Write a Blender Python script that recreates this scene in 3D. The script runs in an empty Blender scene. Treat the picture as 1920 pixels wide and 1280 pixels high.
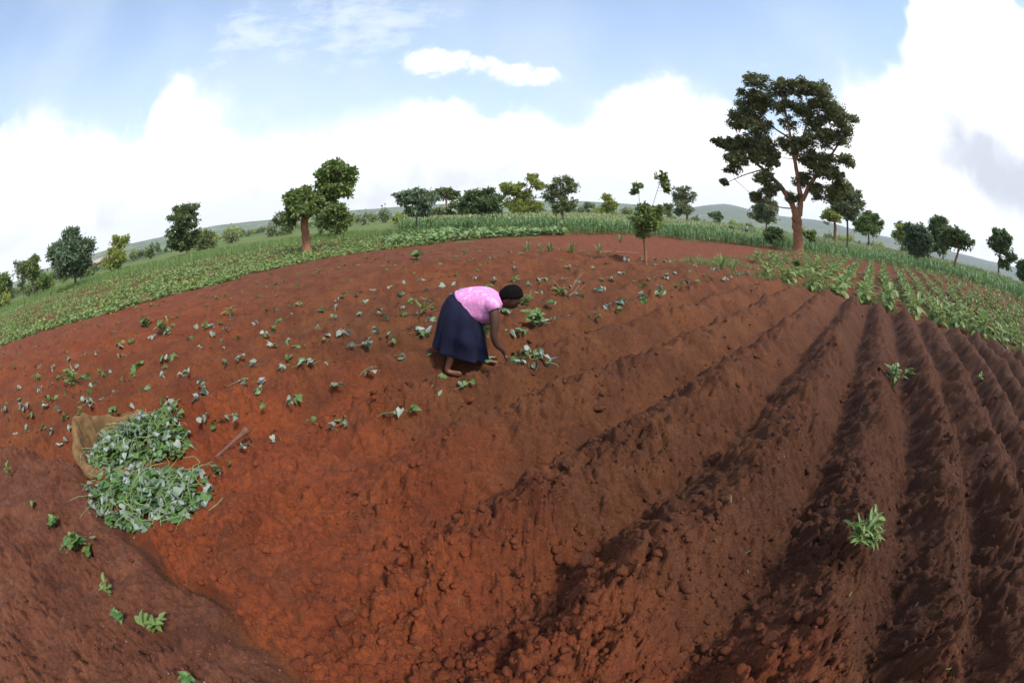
import bpy, math, numpy as np
from mathutils import Vector, Matrix, noise as mnoise
R = math.radians
sc = bpy.context.scene
rng = np.random.default_rng(7)

# ------------------------------------------------------------------ camera
EYE = 1.8           # metres above the furrows
PITCH = 18.0        # degrees below the horizon
LENS = 15.0         # full-frame diagonal fisheye
cam_d = bpy.data.cameras.new('camera')
cam_d.type = 'PANO'
cam_d.panorama_type = 'FISHEYE_EQUISOLID'
cam_d.fisheye_lens = LENS
cam_d.fisheye_fov = R(210)
cam_d.sensor_width = 36.0
cam_d.sensor_height = 24.0
cam_d.clip_start = 0.02
cam_d.clip_end = 60000
cam = bpy.data.objects.new('camera', cam_d)
sc.collection.objects.link(cam)
cam.location = (0, 0, EYE)
cam.rotation_euler = (R(90 - PITCH), 0, 0)
sc.camera = cam

# ------------------------------------------------------------------ world
SUN_AZ, SUN_EL = 130.0, 52.0       # degrees clockwise from straight ahead, degrees up
w = bpy.data.worlds.new('World'); sc.world = w; w.use_nodes = True
nt = w.node_tree; nt.nodes.clear()
def nn(tree, t, **kw):
    n = tree.nodes.new(t)
    for k, v in kw.items(): setattr(n, k, v)
    return n
def mth(tree, op, a, b=None, c=None, clamp=False):
    n = tree.nodes.new('ShaderNodeMath'); n.operation = op; n.use_clamp = clamp
    for i, v in enumerate((a, b, c)):
        if v is None: continue
        if isinstance(v, (int, float)): n.inputs[i].default_value = v
        else: tree.links.new(v, n.inputs[i])
    return n.outputs[0]
def mapr(tree, v, a, b, c=0.0, d=1.0, mode='SMOOTHSTEP'):
    n = tree.nodes.new('ShaderNodeMapRange'); n.interpolation_type = mode
    tree.links.new(v, n.inputs[0])
    for i, q in enumerate((a, b, c, d)): n.inputs[i + 1].default_value = q
    return n.outputs[0]
def mixc(tree, f, a, b, mode='MIX'):
    n = tree.nodes.new('ShaderNodeMix'); n.data_type = 'RGBA'; n.blend_type = mode
    if isinstance(f, (int, float)): n.inputs[0].default_value = f
    else: tree.links.new(f, n.inputs[0])
    for i, v in ((6, a), (7, b)):
        if isinstance(v, tuple): n.inputs[i].default_value = (*v[:3], 1)
        else: tree.links.new(v, n.inputs[i])
    return n.outputs[2]
def noise_tex(tree, vec, scale, detail=4, rough=0.55, dist=0.0):
    n = tree.nodes.new('ShaderNodeTexNoise')
    n.inputs['Scale'].default_value = scale; n.inputs['Detail'].default_value = detail
    n.inputs['Roughness'].default_value = rough; n.inputs['Distortion'].default_value = dist
    if vec is not None: tree.links.new(vec, n.inputs['Vector'])
    return n.outputs[0]

sky = nn(nt, 'ShaderNodeTexSky'); sky.sky_type = 'NISHITA'; sky.sun_disc = False
sky.sun_elevation = R(SUN_EL); sky.sun_rotation = R(SUN_AZ); sky.air_density = 1.0; sky.dust_density = 0.6; sky.ozone_density = 1.5
geo = nn(nt, 'ShaderNodeTexCoord')
vec = geo.outputs['Generated']
sep = nn(nt, 'ShaderNodeSeparateXYZ'); nt.links.new(vec, sep.inputs[0])
az = mth(nt, 'MULTIPLY', mth(nt, 'ARCTAN2', sep.outputs[0], sep.outputs[1]), 57.29578)
el = mth(nt, 'MULTIPLY', mth(nt, 'ARCSINE', sep.outputs[2]), 57.29578)
puff = noise_tex(nt, vec, 9.0, 9, 0.58, 0.25)
puff2 = noise_tex(nt, vec, 3.2, 5, 0.5)
pf = mth(nt, 'MULTIPLY', mth(nt, 'SUBTRACT', puff, 0.5), 11.0)
# top of the cumulus bank round the horizon (azimuth, elevation)
bank = [(-180, 16), (-150, 22), (-125, 14), (-105, 20), (-90, 17), (-74, 18.6), (-67, 19), (-61, 16.5), (-54, 13.6), (-50.5, 15.5), (-48.5, 20), (-45, 21), (-42.5, 18.5),
        (-38, 15), (-34, 11.8), (-26, 11.6), (-19, 12.5), (-16, 15.5), (-12.5, 17), (-9, 15), (-4, 13.2), (2, 14), (5, 11.5), (7.5, 9.5), (10, 13), (13, 16), (17, 17.6), (20.5, 20), (24, 18.6), (28, 16), (31, 13), (36, 12.5),
        (42, 16.5), (46, 19), (52, 20.5), (55, 23), (58, 29), (63, 37), (72, 38), (78, 33), (84, 27), (100, 18), (125, 24), (150, 15), (180, 16)]
fc = nn(nt, 'ShaderNodeFloatCurve')
cur = fc.mapping.curves[0]
pts = [((a + 180) / 360.0, e / 50.0) for a, e in bank]
while len(cur.points) < len(pts): cur.points.new(0.5, 0.5)
for p, q in zip(cur.points, pts): p.location = q; p.handle_type = 'VECTOR'
fc.mapping.update()
nt.links.new(mth(nt, 'DIVIDE', mth(nt, 'ADD', az, 180.0), 360.0), fc.inputs['Value'])
top = mth(nt, 'MULTIPLY', fc.outputs[0], 50.0)
depth = mth(nt, 'SUBTRACT', mth(nt, 'ADD', top, pf), el)
cum = mth(nt, 'ADD', mth(nt, 'MULTIPLY', mapr(nt, depth, -0.8, 2.4), mapr(nt, puff2, 0.42, 0.60, 1.0, 0.25)), mth(nt, 'MULTIPLY', mapr(nt, depth, -3.5, 6.5), mapr(nt, puff2, 0.42, 0.60, 0.0, 0.75)))
def ell(a0, e0, ra, re, tilt=0.0):
    da = mth(nt, 'SUBTRACT', az, a0); de = mth(nt, 'SUBTRACT', el, e0)
    if tilt: de = mth(nt, 'SUBTRACT', de, mth(nt, 'MULTIPLY', da, tilt))
    q = mth(nt, 'ADD', mth(nt, 'POWER', mth(nt, 'ABSOLUTE', mth(nt, 'DIVIDE', da, ra)), 2.0), mth(nt, 'POWER', mth(nt, 'ABSOLUTE', mth(nt, 'DIVIDE', de, re)), 2.0))
    return mth(nt, 'SUBTRACT', 1.0, q)
lens_c = mapr(nt, mth(nt, 'ADD', ell(-6.5, 19.6, 10.5, 2.1, -0.12), mth(nt, 'MULTIPLY', pf, 0.6)), -0.3, 1.0)
cum = mth(nt, 'MAXIMUM', cum, lens_c)
mp = nn(nt, 'ShaderNodeMapping'); mp.inputs['Scale'].default_value = (5, 7, 20); mp.inputs['Rotation'].default_value = (0.15, 0.22, 0.5)
nt.links.new(vec, mp.inputs[0])
wn = noise_tex(nt, mp.outputs[0], 1.5, 12, 0.72, 0.35); wn2 = noise_tex(nt, vec, 7, 6, 0.6, 0.4)
wn = mth(nt, 'ADD', mth(nt, 'MULTIPLY', wn, 0.6), mth(nt, 'MULTIPLY', wn2, 0.4))
cir = mth(nt, 'MULTIPLY', mapr(nt, mth(nt, 'ADD', ell(-27, 24.6, 26, 8.0, 0.05), mth(nt, 'MULTIPLY', pf, 0.12)), -0.1, 0.9), mapr(nt, wn, 0.34, 0.60))
wisp = mth(nt, 'MULTIPLY', mapr(nt, ell(35, 21.2, 9, 0.9, 0.16), 0.0, 0.9), mapr(nt, wn, 0.38, 0.6))
veil = mth(nt, 'MULTIPLY', mapr(nt, puff2, 0.35, 0.75), 0.30)
gen = mth(nt, 'MULTIPLY', mapr(nt, noise_tex(nt, vec, 2.3, 8, 0.6, 0.3), 0.58, 0.66), mapr(nt, el, 36, 50))
low = mapr(nt, el, 34, 8, 0.14, 0.50)                      # pale air low over the horizon
thin = mth(nt, 'MAXIMUM', mth(nt, 'MULTIPLY', cir, 0.92), mth(nt, 'MULTIPLY', wisp, 0.6))
thin = mth(nt, 'MAXIMUM', thin, mth(nt, 'ADD', veil, low))
thin = mth(nt, 'MAXIMUM', thin, mth(nt, 'MULTIPLY', gen, 0.85))
soft = mth(nt, 'MULTIPLY', mapr(nt, mth(nt, 'ADD', depth, mth(nt, 'MULTIPLY', mth(nt, 'SUBTRACT', puff2, 0.5), 14.0)), -4.5, 0.5), 0.55)
thin = mth(nt, 'MAXIMUM', thin, soft)
grey = mth(nt, 'MULTIPLY', mapr(nt, mth(nt, 'ADD', ell(74, 11.5, 19, 5.2, -0.26), mth(nt, 'MULTIPLY', pf, 0.25)), -0.7, 1.0), 0.85)
grey2 = mth(nt, 'MULTIPLY', mapr(nt, mth(nt, 'ADD', ell(-72, 5.6, 9, 1.6, 0.1), mth(nt, 'MULTIPLY', pf, 0.2)), -0.3, 0.9), 0.28)
grey3 = mth(nt, 'MULTIPLY', mth(nt, 'MULTIPLY', mapr(nt, noise_tex(nt, vec, 6.5, 7, 0.55, 0.3), 0.54, 0.70), mapr(nt, depth, 1.5, 5.0)), 0.35)
gg = mth(nt, 'MAXIMUM', mth(nt, 'MAXIMUM', grey, grey2), grey3)
CL = 5.4
c0 = mixc(nt, thin, sky.outputs[0], (3.0, 3.45, 3.9))
cloud_col = mixc(nt, gg, (CL, CL, CL * 1.01), (2.1, 2.3, 2.75))
c1 = mixc(nt, cum, c0, cloud_col)
bg = nn(nt, 'ShaderNodeBackground'); nt.links.new(c1, bg.inputs[0]); bg.inputs[1].default_value = 0.15
wo = nn(nt, 'ShaderNodeOutputWorld'); nt.links.new(bg.outputs[0], wo.inputs[0])

# ------------------------------------------------------------------ sun and exposure
sd = bpy.data.lights.new('sun', 'SUN'); sd.energy = 2.4; sd.angle = R(11); sd.color = (1.0, 0.95, 0.87)
sun = bpy.data.objects.new('sun', sd); sc.collection.objects.link(sun)
sv = Vector((math.sin(R(SUN_AZ)) * math.cos(R(SUN_EL)), math.cos(R(SUN_AZ)) * math.cos(R(SUN_EL)), math.sin(R(SUN_EL))))
sun.rotation_euler = sv.to_track_quat('Z', 'Y').to_euler(); sun.location = sv * 50
sc.view_settings.view_transform = 'Standard'; sc.view_settings.look = 'None'; sc.view_settings.gamma = 1; sc.view_settings.exposure = 0.95
sc.render.engine = 'CYCLES'
cy = getattr(sc, 'cycles', None)
if cy:
    cy.max_bounces = 5; cy.diffuse_bounces = 3; cy.glossy_bounces = 2; cy.transmission_bounces = 2; cy.volume_bounces = 0; cy.transparent_max_bounces = 4
    cy.use_denoising = True; cy.denoiser = 'OPENIMAGEDENOISE'; cy.denoising_input_passes = 'RGB_ALBEDO_NORMAL'; cy.denoising_prefilter = 'ACCURATE'; cy.use_adaptive_sampling = False; cy.sample_clamp_indirect = 2.0

# ------------------------------------------------------------------ helpers
col = sc.collection
def tag(o, label=None, cat=None, group=None, kind=None):
    if label: o['label'] = label
    if cat: o['category'] = cat
    if group: o['group'] = group
    if kind: o['kind'] = kind
    return o
def mesh_np(name, V, F, mats=(), mi=None, smooth=False):
    """V (n,3); F (m,k) array of equal-size polygons."""
    me = bpy.data.meshes.new(name)
    V = np.asarray(V, np.float32); F = np.asarray(F, np.int32)
    m, k = F.shape
    me.vertices.add(len(V)); me.vertices.foreach_set('co', V.ravel())
    me.loops.add(m * k); me.loops.foreach_set('vertex_index', F.ravel())
    me.polygons.add(m); me.polygons.foreach_set('loop_start', np.arange(0, m * k, k, dtype=np.int32))
    me.polygons.foreach_set('loop_total', np.full(m, k, np.int32))
    for mt in mats: me.materials.append(mt)
    if mi is not None: me.polygons.foreach_set('material_index', np.asarray(mi, np.int32))
    if smooth: me.polygons.foreach_set('use_smooth', np.ones(m, bool))
    me.update(); me.validate()
    return me
def link(name, data, parent=None, loc=None, rot=None, scale=None):
    o = bpy.data.objects.new(name, data); col.objects.link(o)
    if parent is not None: o.parent = parent
    if loc is not None: o.location = loc
    if rot is not None: o.rotation_euler = rot
    if scale is not None: o.scale = (scale,) * 3 if isinstance(scale, (int, float)) else scale
    return o
def copy_tree(o, parent=None):
    c = o.copy(); col.objects.link(c); c.parent = parent
    for ch in o.children: copy_tree(ch, c)
    return c
def sstep(x, a, b):
    t = np.clip((np.asarray(x, float) - a) / (b - a), 0, 1); return t * t * (3 - 2 * t)

# numpy noise
def hash2(ix, iy, seed):
    h = (ix.astype(np.int64) * 374761393 + iy.astype(np.int64) * 668265263 + seed * 974711) & 0xffffffff
    h = ((h ^ (h >> 13)) * 1274126177) & 0xffffffff
    h = ((h ^ (h >> 16)) * 2246822519) & 0xffffffff
    return ((h ^ (h >> 15)) & 0xffffff) / float(0x1000000)
def gnoise(x, y, seed=0):
    ix = np.floor(x); iy = np.floor(y); fx = x - ix; fy = y - iy
    u = fx * fx * fx * (fx * (fx * 6 - 15) + 10); v = fy * fy * fy * (fy * (fy * 6 - 15) + 10)
    def g(a, b):
        t = hash2(ix + a, iy + b, seed) * 6.2831853
        return np.cos(t) * (fx - a) + np.sin(t) * (fy - b)
    return ((g(0, 0) * (1 - u) + g(1, 0) * u) * (1 - v) + (g(0, 1) * (1 - u) + g(1, 1) * u) * v) * 1.5
def fbm(x, y, scale, oct=4, seed=0, rough=0.5):
    s = 0; a = 1.0
    for i in range(oct):
        s = s + a * gnoise(x / scale * 2 ** i + 13.7 * i, y / scale * 2 ** i - 7.1 * i, seed + i); a *= rough
    return s
def domes(x, y, cell, seed, rad=0.75, keep=0.8):
    X = x / cell; Y = y / cell; ix = np.floor(X); iy = np.floor(Y); out = np.zeros_like(X)
    for a in (-1, 0, 1):
        for b in (-1, 0, 1):
            cx = ix + a; cyy = iy + b
            px = cx + hash2(cx, cyy, seed); py = cyy + hash2(cx, cyy, seed + 1)
            hh = hash2(cx, cyy, seed + 2); rr = rad * (0.45 + 0.55 * hash2(cx, cyy, seed + 3))
            d2 = ((X - px) ** 2 + (Y - py) ** 2) / (rr * rr)
            out = np.maximum(out, np.where(hh < keep, np.sqrt(np.clip(1 - d2, 0, 1)) * rr * (0.4 + 0.6 * hh), 0))
    return out

# ------------------------------------------------------------------ the lie of the land
CS, SN = 0.766, 0.643            # ridges run at 40 degrees
ROW0, ROW = 0.08, 0.857          # a furrow, and the spacing of the ridges
def sn(x, y): return CS * x + SN * y, -SN * x + CS * y
def xy(s, n): return CS * s - SN * n, SN * s + CS * n
def terrain(x, y):
    r = np.hypot(x, y) + 1e-6; a = np.degrees(np.arctan2(x, y))
    z = sstep(a, 33, 75) * sstep(-a, -165, -110) * (1.45 * sstep(r, 13, 34) + 0.014 * (np.clip(r, 34, 85) - 34))
    # fall into the valley
    cut = np.interp(a, [-180, -80, -40, -12, 5, 30, 45, 70, 110, 180], [70, 60, 55, 70, 85, 100, 95, 90, 80, 70])
    q = np.clip(r - cut, 0, None)
    z = z - 13 * sstep(q, 0, 600) - 14 * sstep(q, 350, 1500)
    z = z + sstep(r, 150, 600) * 2.5 * gnoise(x / 260, y / 260, 5)
    crest = np.interp(a, [-180, -120, -80, -60, -45, -36, -30, -22, -15, -5, 3, 8, 14, 18, 23, 26, 28.5, 30.5, 34, 38, 42, 50, 65, 75, 90, 130, 180],
                      [0.6, 0.6, 0.55, 0.75, 0.95, 0.7, 0.45, 0.5, 0.6, 0.7, 0.95, 1.1, 1.05, 0.9, 0.95, 1.6, 2.05, 1.95, 1.5, 1.5, 1.7, 1.4, 1.8, 2.7, 2.0, 1.2, 0.6])
    rc = np.interp(a, [-180, 18, 24, 75, 130, 180], [3500, 3500, 5000, 5000, 4000, 3500])
    hgt = np.tan(np.radians(crest)) * rc + 29
    z = z + hgt * sstep(r, 1100, rc) ** 1.25 * (1 - 0.35 * sstep(r, rc, rc * 1.6))
    z = z + sstep(r, 1600, 3500) * (14 * gnoise(x / 900, y / 900, 9) + 6 * gnoise(x / 330, y / 330, 11))
    return z
def bank_edge(n):                 # s of the hard bank's edge
    return np.interp(n, [-6, 0, 1.19, 1.7, 2.3, 3.0, 3.76, 4.9, 9], [0.15, -0.05, -0.32, -0.55, -1.12, -1.55, -2.0, -4.0, -40])
def field_far(a):
    return np.interp(a, [-110, -75, -57, -41, -23, -7, 4, 10, 17, 24, 32, 38, 48, 60, 73, 110], [22, 18.6, 15.3, 15.7, 19.3, 22.3, 26, 29.5, 33, 31, 34.5, 37, 36, 33, 29, 26])
def height(x, y, fine=True):
    x = np.asarray(x, float); y = np.asarray(y, float)
    s, n = sn(x, y); r = np.hypot(x, y); a = np.degrees(np.arctan2(x, y))
    z = terrain(x, y)
    wob = 0.07 * gnoise(s / 1.7, n / 1.2, 21) + 0.035 * gnoise(s / 0.45, n / 0.5, 22)
    ph = (n + wob - ROW0) / ROW
    pr = 0.5 - 0.5 * np.cos(2 * np.pi * ph)
    pr = pr ** 0.85
    e = s - bank_edge(n) + 0.10 * fbm(x, y, 0.45, 3, 20) * (r < 12)
    infield = sstep(e, -0.05, 0.12) * (1 - sstep(r - field_far(a), -1.0, 0.3))
    endr = 13.3 + 0.35 * gnoise(n / 0.9, n * 0 + 3.3, 23)
    amp = 0.27 - 0.145 * sstep(n, 4.3, 6.5) * (1 - sstep(s, 2.5, 5.5)) - 0.03 * sstep(n, 5, 8)
    amp = amp * (1 - sstep(n, 9.5, 13) * 0.85)
    amp = amp * np.where(n > 3.5, sstep(e, 0.5, 2.2), sstep(s, -0.1 + 0.25 * (n - 0.8), 1.4)) * (1 - sstep(s, endr - 0.9, endr + 0.1))
    amp = amp * (1 + 0.25 * gnoise(s / 0.9, n / 0.8, 24))
    field = amp * pr
    rough = infield * (0.85 + 0.15 * (1 - sstep(s, endr - 0.3, endr + 0.5))) * (0.50 + 0.50 * pr ** 0.6)
    rough = rough * (1 - 0.25 * sstep(n, 4, 7))
    lump = 0.030 * fbm(x, y, 0.55, 3, 31) + 0.020 * gnoise(x / 0.16, y / 0.16, 35)
    old = sstep(n, 4.2, 6.5) * 0.035 * (fbm(x, y, 0.75, 3, 37) + 0.8 * domes(x, y, 0.5, 38) * 1.5)
    field = field + rough * (lump + old)
    if fine:
        wx = x + 0.03 * gnoise(x / 0.09, y / 0.09, 51); wy = y + 0.03 * gnoise(x / 0.09, y / 0.09, 52)
        patch = 0.55 + 0.45 * sstep(fbm(x, y, 0.7, 2, 54), -0.5, 0.5)
        bil = 0.070 * np.abs(gnoise(wx / 0.24, wy / 0.24, 41)) + 0.055 * np.abs(gnoise(wx / 0.115, wy / 0.115, 43)) + (1 - 0.8 * sstep(r, 3.0, 7.0)) * 0.034 * np.abs(gnoise(wx / 0.056, wy / 0.056, 45)) + (1 - sstep(r, 1.5, 3.5)) * 0.018 * np.abs(gnoise(wx / 0.027, wy / 0.027, 47))
        field = field + rough * patch * (1.85 * bil + 0.07 * domes(wx, wy, 0.15, 41, 0.75, 0.35) + 0.05 * domes(wx, wy, 0.06, 49, 0.85, 0.6))
    # pale loose spoil thrown up at the near end of the ridges
    sp = np.exp(-(((s + 0.25) / 0.55) ** 2 + ((n - 2.0) / 0.5) ** 2)) * 0.13 + np.exp(-(((s - 0.15) / 0.4) ** 2 + ((n - 2.9) / 0.35) ** 2)) * 0.08
    tread = np.exp(-((x + 0.58) / 0.46) ** 2 - ((y - 4.02) / 0.40) ** 2)      # the ridge is trodden down where the woman stands
    z = z + field * infield * (1 - 0.85 * tread) + sp * infield
    # the trodden bank the picture is taken from
    bk = 1 - sstep(e, -0.16, 0.05)
    bz = 0.13 + 0.05 * fbm(x, y, 0.8, 3, 61) + 0.035 * gnoise(x / 0.22, y / 0.22, 63)
    if fine: bz = bz + 2.6 * (0.045 * np.abs(gnoise(x / 0.19, y / 0.19, 64)) + 0.028 * np.abs(gnoise(x / 0.08, y / 0.08, 66)) + 0.016 * fbm(x, y, 0.05, 3, 67)) * (0.35 + 0.65 * sstep(fbm(x, y, 0.5, 2, 69), -0.2, 0.6)) + 0.018 * domes(x, y, 0.03, 68, 0.8, 0.35)
    z = z + bk * bz * (1 - 0.6 * sstep(-e, 4, 9))
    outside = sstep(r - field_far(a), -0.5, 0.8)
    z = z + outside * (1 - sstep(r, 60, 120)) * 0.05 * gnoise(x / 0.8, y / 0.8, 71)
    return z
GRID = {}
def hz(x, y):
    r = math.hypot(x, y); a = math.degrees(math.atan2(x, y))
    if GRID and abs(a) < 111.5 and GRID['r'][1] < r < GRID['r'][-2]:
        A, Q, Z = GRID['az'], GRID['r'], GRID['z']; i = int((a + 112) / 224 * 899); j = int(np.searchsorted(Q, r)) - 1
        u = (a - A[i]) / (A[i + 1] - A[i]); v = (r - Q[j]) / (Q[j + 1] - Q[j])
        return float((Z[i, j] * (1 - v) + Z[i, j + 1] * v) * (1 - u) + (Z[i + 1, j] * (1 - v) + Z[i + 1, j + 1] * v) * u)
    return float(height(np.array([x]), np.array([y]))[0])

PXW = 1920 / 36.0
def ray(px, py):
    x = (px - 960) / PXW; y = (640 - py) / PXW
    r = math.hypot(x, y) + 1e-9; th = 2 * math.asin(min(1, r / (2 * LENS)))
    c = (math.sin(th) * x / r, math.sin(th) * y / r, math.cos(th)); p = R(PITCH)
    return np.array([c[0], c[2] * math.cos(p) + c[1] * math.sin(p), c[1] * math.cos(p) - c[2] * math.sin(p)])
def on_ground(px, py):
    d = ray(px, py); t = 0.8; lo = t
    while t < 90:
        if EYE + d[2] * t < hz(d[0] * t, d[1] * t): break
        lo = t; t += 0.012 + 0.012 * t
    hi = t
    for _ in range(8):
        m = (lo + hi) / 2
        if EYE + d[2] * m < hz(d[0] * m, d[1] * m): hi = m
        else: lo = m
    x, y = d[0] * hi, d[1] * hi
    return x, y, hz(x, y)

# ------------------------------------------------------------------ materials
def new_mat(name):
    m = bpy.data.materials.new(name); m.use_nodes = True
    t = m.node_tree; b = t.nodes['Principled BSDF']
    return m, t, b
def bump(t, b, h, strength=0.4, dist=0.02):
    n = nn(t, 'ShaderNodeBump'); n.inputs['Strength'].default_value = strength; n.inputs['Distance'].default_value = dist
    t.links.new(h, n.inputs['Height']); t.links.new(n.outputs[0], b.inputs['Normal'])
def soil_mat():
    m, t, b = new_mat('red_soil')
    at = nn(t, 'ShaderNodeAttribute'); at.attribute_name = 'soil'
    sp = nn(t, 'ShaderNodeSeparateColor'); t.links.new(at.outputs['Color'], sp.inputs[0])
    tc = nn(t, 'ShaderNodeTexCoord'); v = tc.outputs['Object']
    n1 = noise_tex(t, v, 2.2, 6, 0.6); n2 = noise_tex(t, v, 22, 6, 0.65); n3 = noise_tex(t, v, 130, 4, 0.6)
    brown = mixc(t, mapr(t, n1, 0.35, 0.65), (0.098, 0.032, 0.011), (0.165, 0.057, 0.018))
    red = mixc(t, mapr(t, n1, 0.35, 0.65), (0.205, 0.040, 0.010), (0.275, 0.060, 0.015))
    crust = mixc(t, mapr(t, noise_tex(t, v, 3.5, 7, 0.7), 0.35, 0.65), (0.122, 0.038, 0.018), (0.205, 0.071, 0.034))
    moist_vignette = (0.054, 0.019, 0.008)  # damp soil tone, also carrying the lens darkening of the right-hand ridges
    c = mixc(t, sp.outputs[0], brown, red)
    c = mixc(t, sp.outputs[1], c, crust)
    c = mixc(t, sp.outputs[2], c, moist_vignette)
    c = mixc(t, mapr(t, n2, 0.36, 0.66, 0.0, 0.75), c, mixc(t, 0.6, c, (0.060, 0.020, 0.010)))
    n4 = noise_tex(t, v, 60, 5, 0.7)
    c = mixc(t, mapr(t, n3, 0.50, 0.70, 0.0, 0.55), c, (0.055, 0.018, 0.009))
    c = mixc(t, mapr(t, n4, 0.54, 0.72, 0.0, 0.60), c, (0.28, 0.10, 0.042))
    vo = nn(t, 'ShaderNodeTexVoronoi'); vo.inputs['Scale'].default_value = 75; t.links.new(v, vo.inputs['Vector'])
    speck = mth(t, 'MULTIPLY', mapr(t, vo.outputs['Distance'], 0.22, 0.10), mapr(t, noise_tex(t, v, 9, 3), 0.50, 0.66))
    speck = mth(t, 'MULTIPLY', speck, mth(t, 'ADD', mth(t, 'MULTIPLY', sp.outputs[1], 0.55), 0.05))
    c = mixc(t, speck, c, (0.50, 0.30, 0.24))
    t.links.new(c, b.inputs['Base Color']); b.inputs['Roughness'].default_value = 0.9; b.inputs['Specular IOR Level'].default_value = 0.25
    h = mth(t, 'ADD', mth(t, 'MULTIPLY', n2, 0.8), mth(t, 'MULTIPLY', noise_tex(t, v, 85, 6, 0.7), 0.55))
    bump(t, b, h, 1.0, 0.035)
    return m
M_SOIL = soil_mat()
def farm_mat():
    m, t, b = new_mat('farmland')
    tc = nn(t, 'ShaderNodeTexCoord'); v = tc.outputs['Object']
    sp = nn(t, 'ShaderNodeSeparateXYZ'); t.links.new(v, sp.inputs[0])
    rr = mth(t, 'POWER', mth(t, 'ADD', mth(t, 'POWER', sp.outputs[0], 2.0), mth(t, 'POWER', sp.outputs[1], 2.0)), 0.5)
    n1 = noise_tex(t, v, 0.6, 5, 0.6); n2 = noise_tex(t, v, 0.012, 5, 0.6); n3 = noise_tex(t, v, 0.05, 6, 0.65)
    near = mixc(t, mapr(t, rr, 34, 48), mixc(t, mapr(t, n1, 0.46, 0.62), (0.14, 0.052, 0.024), (0.11, 0.12, 0.045)), mixc(t, mapr(t, n1, 0.30, 0.48), (0.13, 0.08, 0.035), (0.12, 0.16, 0.05)))
    vo = nn(t, 'ShaderNodeTexVoronoi'); vo.inputs['Scale'].default_value = 0.0075; t.links.new(v, vo.inputs['Vector'])
    hs = nn(t, 'ShaderNodeSeparateColor'); t.links.new(vo.outputs['Color'], hs.inputs[0])
    plot = mixc(t, mapr(t, hs.outputs[0], 0.2, 0.9), (0.14, 0.20, 0.065), (0.29, 0.34, 0.13))
    plot = mixc(t, mapr(t, hs.outputs[1], 0.78, 0.88), plot, (0.20, 0.12, 0.07))
    scrub = mixc(t, mapr(t, n3, 0.45, 0.60), plot, (0.05, 0.085, 0.03))
    wood = mixc(t, mapr(t, noise_tex(t, v, 0.03, 7, 0.7), 0.42, 0.56), (0.08, 0.115, 0.045), (0.038, 0.066, 0.027))
    far = mixc(t, mapr(t, n2, 0.42, 0.58), scrub, wood)
    hill = mixc(t, mapr(t, noise_tex(t, v, 0.004, 8, 0.65), 0.40, 0.62), (0.035, 0.055, 0.022), (0.075, 0.105, 0.045))
    hill = mixc(t, mapr(t, noise_tex(t, v, 0.0023, 7, 0.7), 0.66, 0.70), hill, (0.26, 0.22, 0.18))
    c = mixc(t, mapr(t, rr, 60, 110), near, far)
    c = mixc(t, mapr(t, rr, 2400, 3600), c, hill)
    t.links.new(c, b.inputs['Base Color']); b.inputs['Roughness'].default_value = 0.95; b.inputs['Specular IOR Level'].default_value = 0.1
    return m
M_FARM = farm_mat()
def leaf_mat(name, c1, c2, c3=None, rough=0.5, trans=0.25, spec=0.4, ob=False):
    m, t, b = new_mat(name)
    g = nn(t, 'ShaderNodeNewGeometry')
    oi = nn(t, 'ShaderNodeObjectInfo')
    c = mixc(t, oi.outputs['Random'] if ob else g.outputs['Random Per Island'], c1, c2)
    if not ob: c = mixc(t, mth(t, 'MULTIPLY', oi.outputs['Random'], 0.35), c, c2)
    if c3: 
        tc = nn(t, 'ShaderNodeTexCoord')
        c = mixc(t, mapr(t, noise_tex(t, tc.outputs['Object'], 0.7, 3), 0.45, 0.65), c, c3)
    t.links.new(c, b.inputs['Base Color']); b.inputs['Roughness'].default_value = rough; b.inputs['Specular IOR Level'].default_value = spec
    if trans:
        tr = nn(t, 'ShaderNodeBsdfTranslucent'); t.links.new(c, tr.inputs[0])
        mx = nn(t, 'ShaderNodeMixShader'); mx.inputs[0].default_value = trans
        t.links.new(b.outputs[0], mx.inputs[1]); t.links.new(tr.outputs[0], mx.inputs[2])
        t.links.new(mx.outputs[0], t.nodes['Material Output'].inputs[0])
    return m
def plain_mat(name, c1, c2, scale=8, rough=0.8, bmp=0.3, stretch=None, spec=0.3):
    m, t, b = new_mat(name)
    tc = nn(t, 'ShaderNodeTexCoord'); v = tc.outputs['Object']
    if stretch:
        mp = nn(t, 'ShaderNodeMapping'); mp.inputs['Scale'].default_value = stretch; t.links.new(v, mp.inputs[0]); v = mp.outputs[0]
    n = noise_tex(t, v, scale, 6, 0.6)
    t.links.new(mixc(t, mapr(t, n, 0.35, 0.65), c1, c2), b.inputs['Base Color'])
    b.inputs['Roughness'].default_value = rough; b.inputs['Specular IOR Level'].default_value = spec
    if bmp: bump(t, b, n, bmp, 0.02)
    return m
M_BARK = plain_mat('bark_orange', (0.30, 0.138, 0.066), (0.16, 0.078, 0.042), 5, 0.9, 0.8, (3, 3, 0.6))
M_BARKG = plain_mat('bark_grey', (0.17, 0.13, 0.10), (0.09, 0.065, 0.05), 6, 0.9, 0.7, (3, 3, 0.6))
M_STEM = plain_mat('green_stem', (0.22, 0.28, 0.10), (0.16, 0.20, 0.08), 20, 0.6, 0)
M_PALE = leaf_mat('wilted_leaf', (0.30, 0.335, 0.285), (0.115, 0.175, 0.095), None, 0.6, 0.15, ob=True)
M_GRN = leaf_mat('vine_leaf', (0.06, 0.15, 0.035), (0.14, 0.23, 0.07), None, 0.45, 0.25, ob=True)
M_WEED = leaf_mat('weed_leaf', (0.10, 0.18, 0.04), (0.22, 0.28, 0.08), None, 0.5, 0.3, ob=True)
M_GRASS = leaf_mat('grass_blade', (0.10, 0.19, 0.04), (0.20, 0.28, 0.08), None, 0.5, 0.3)
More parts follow.
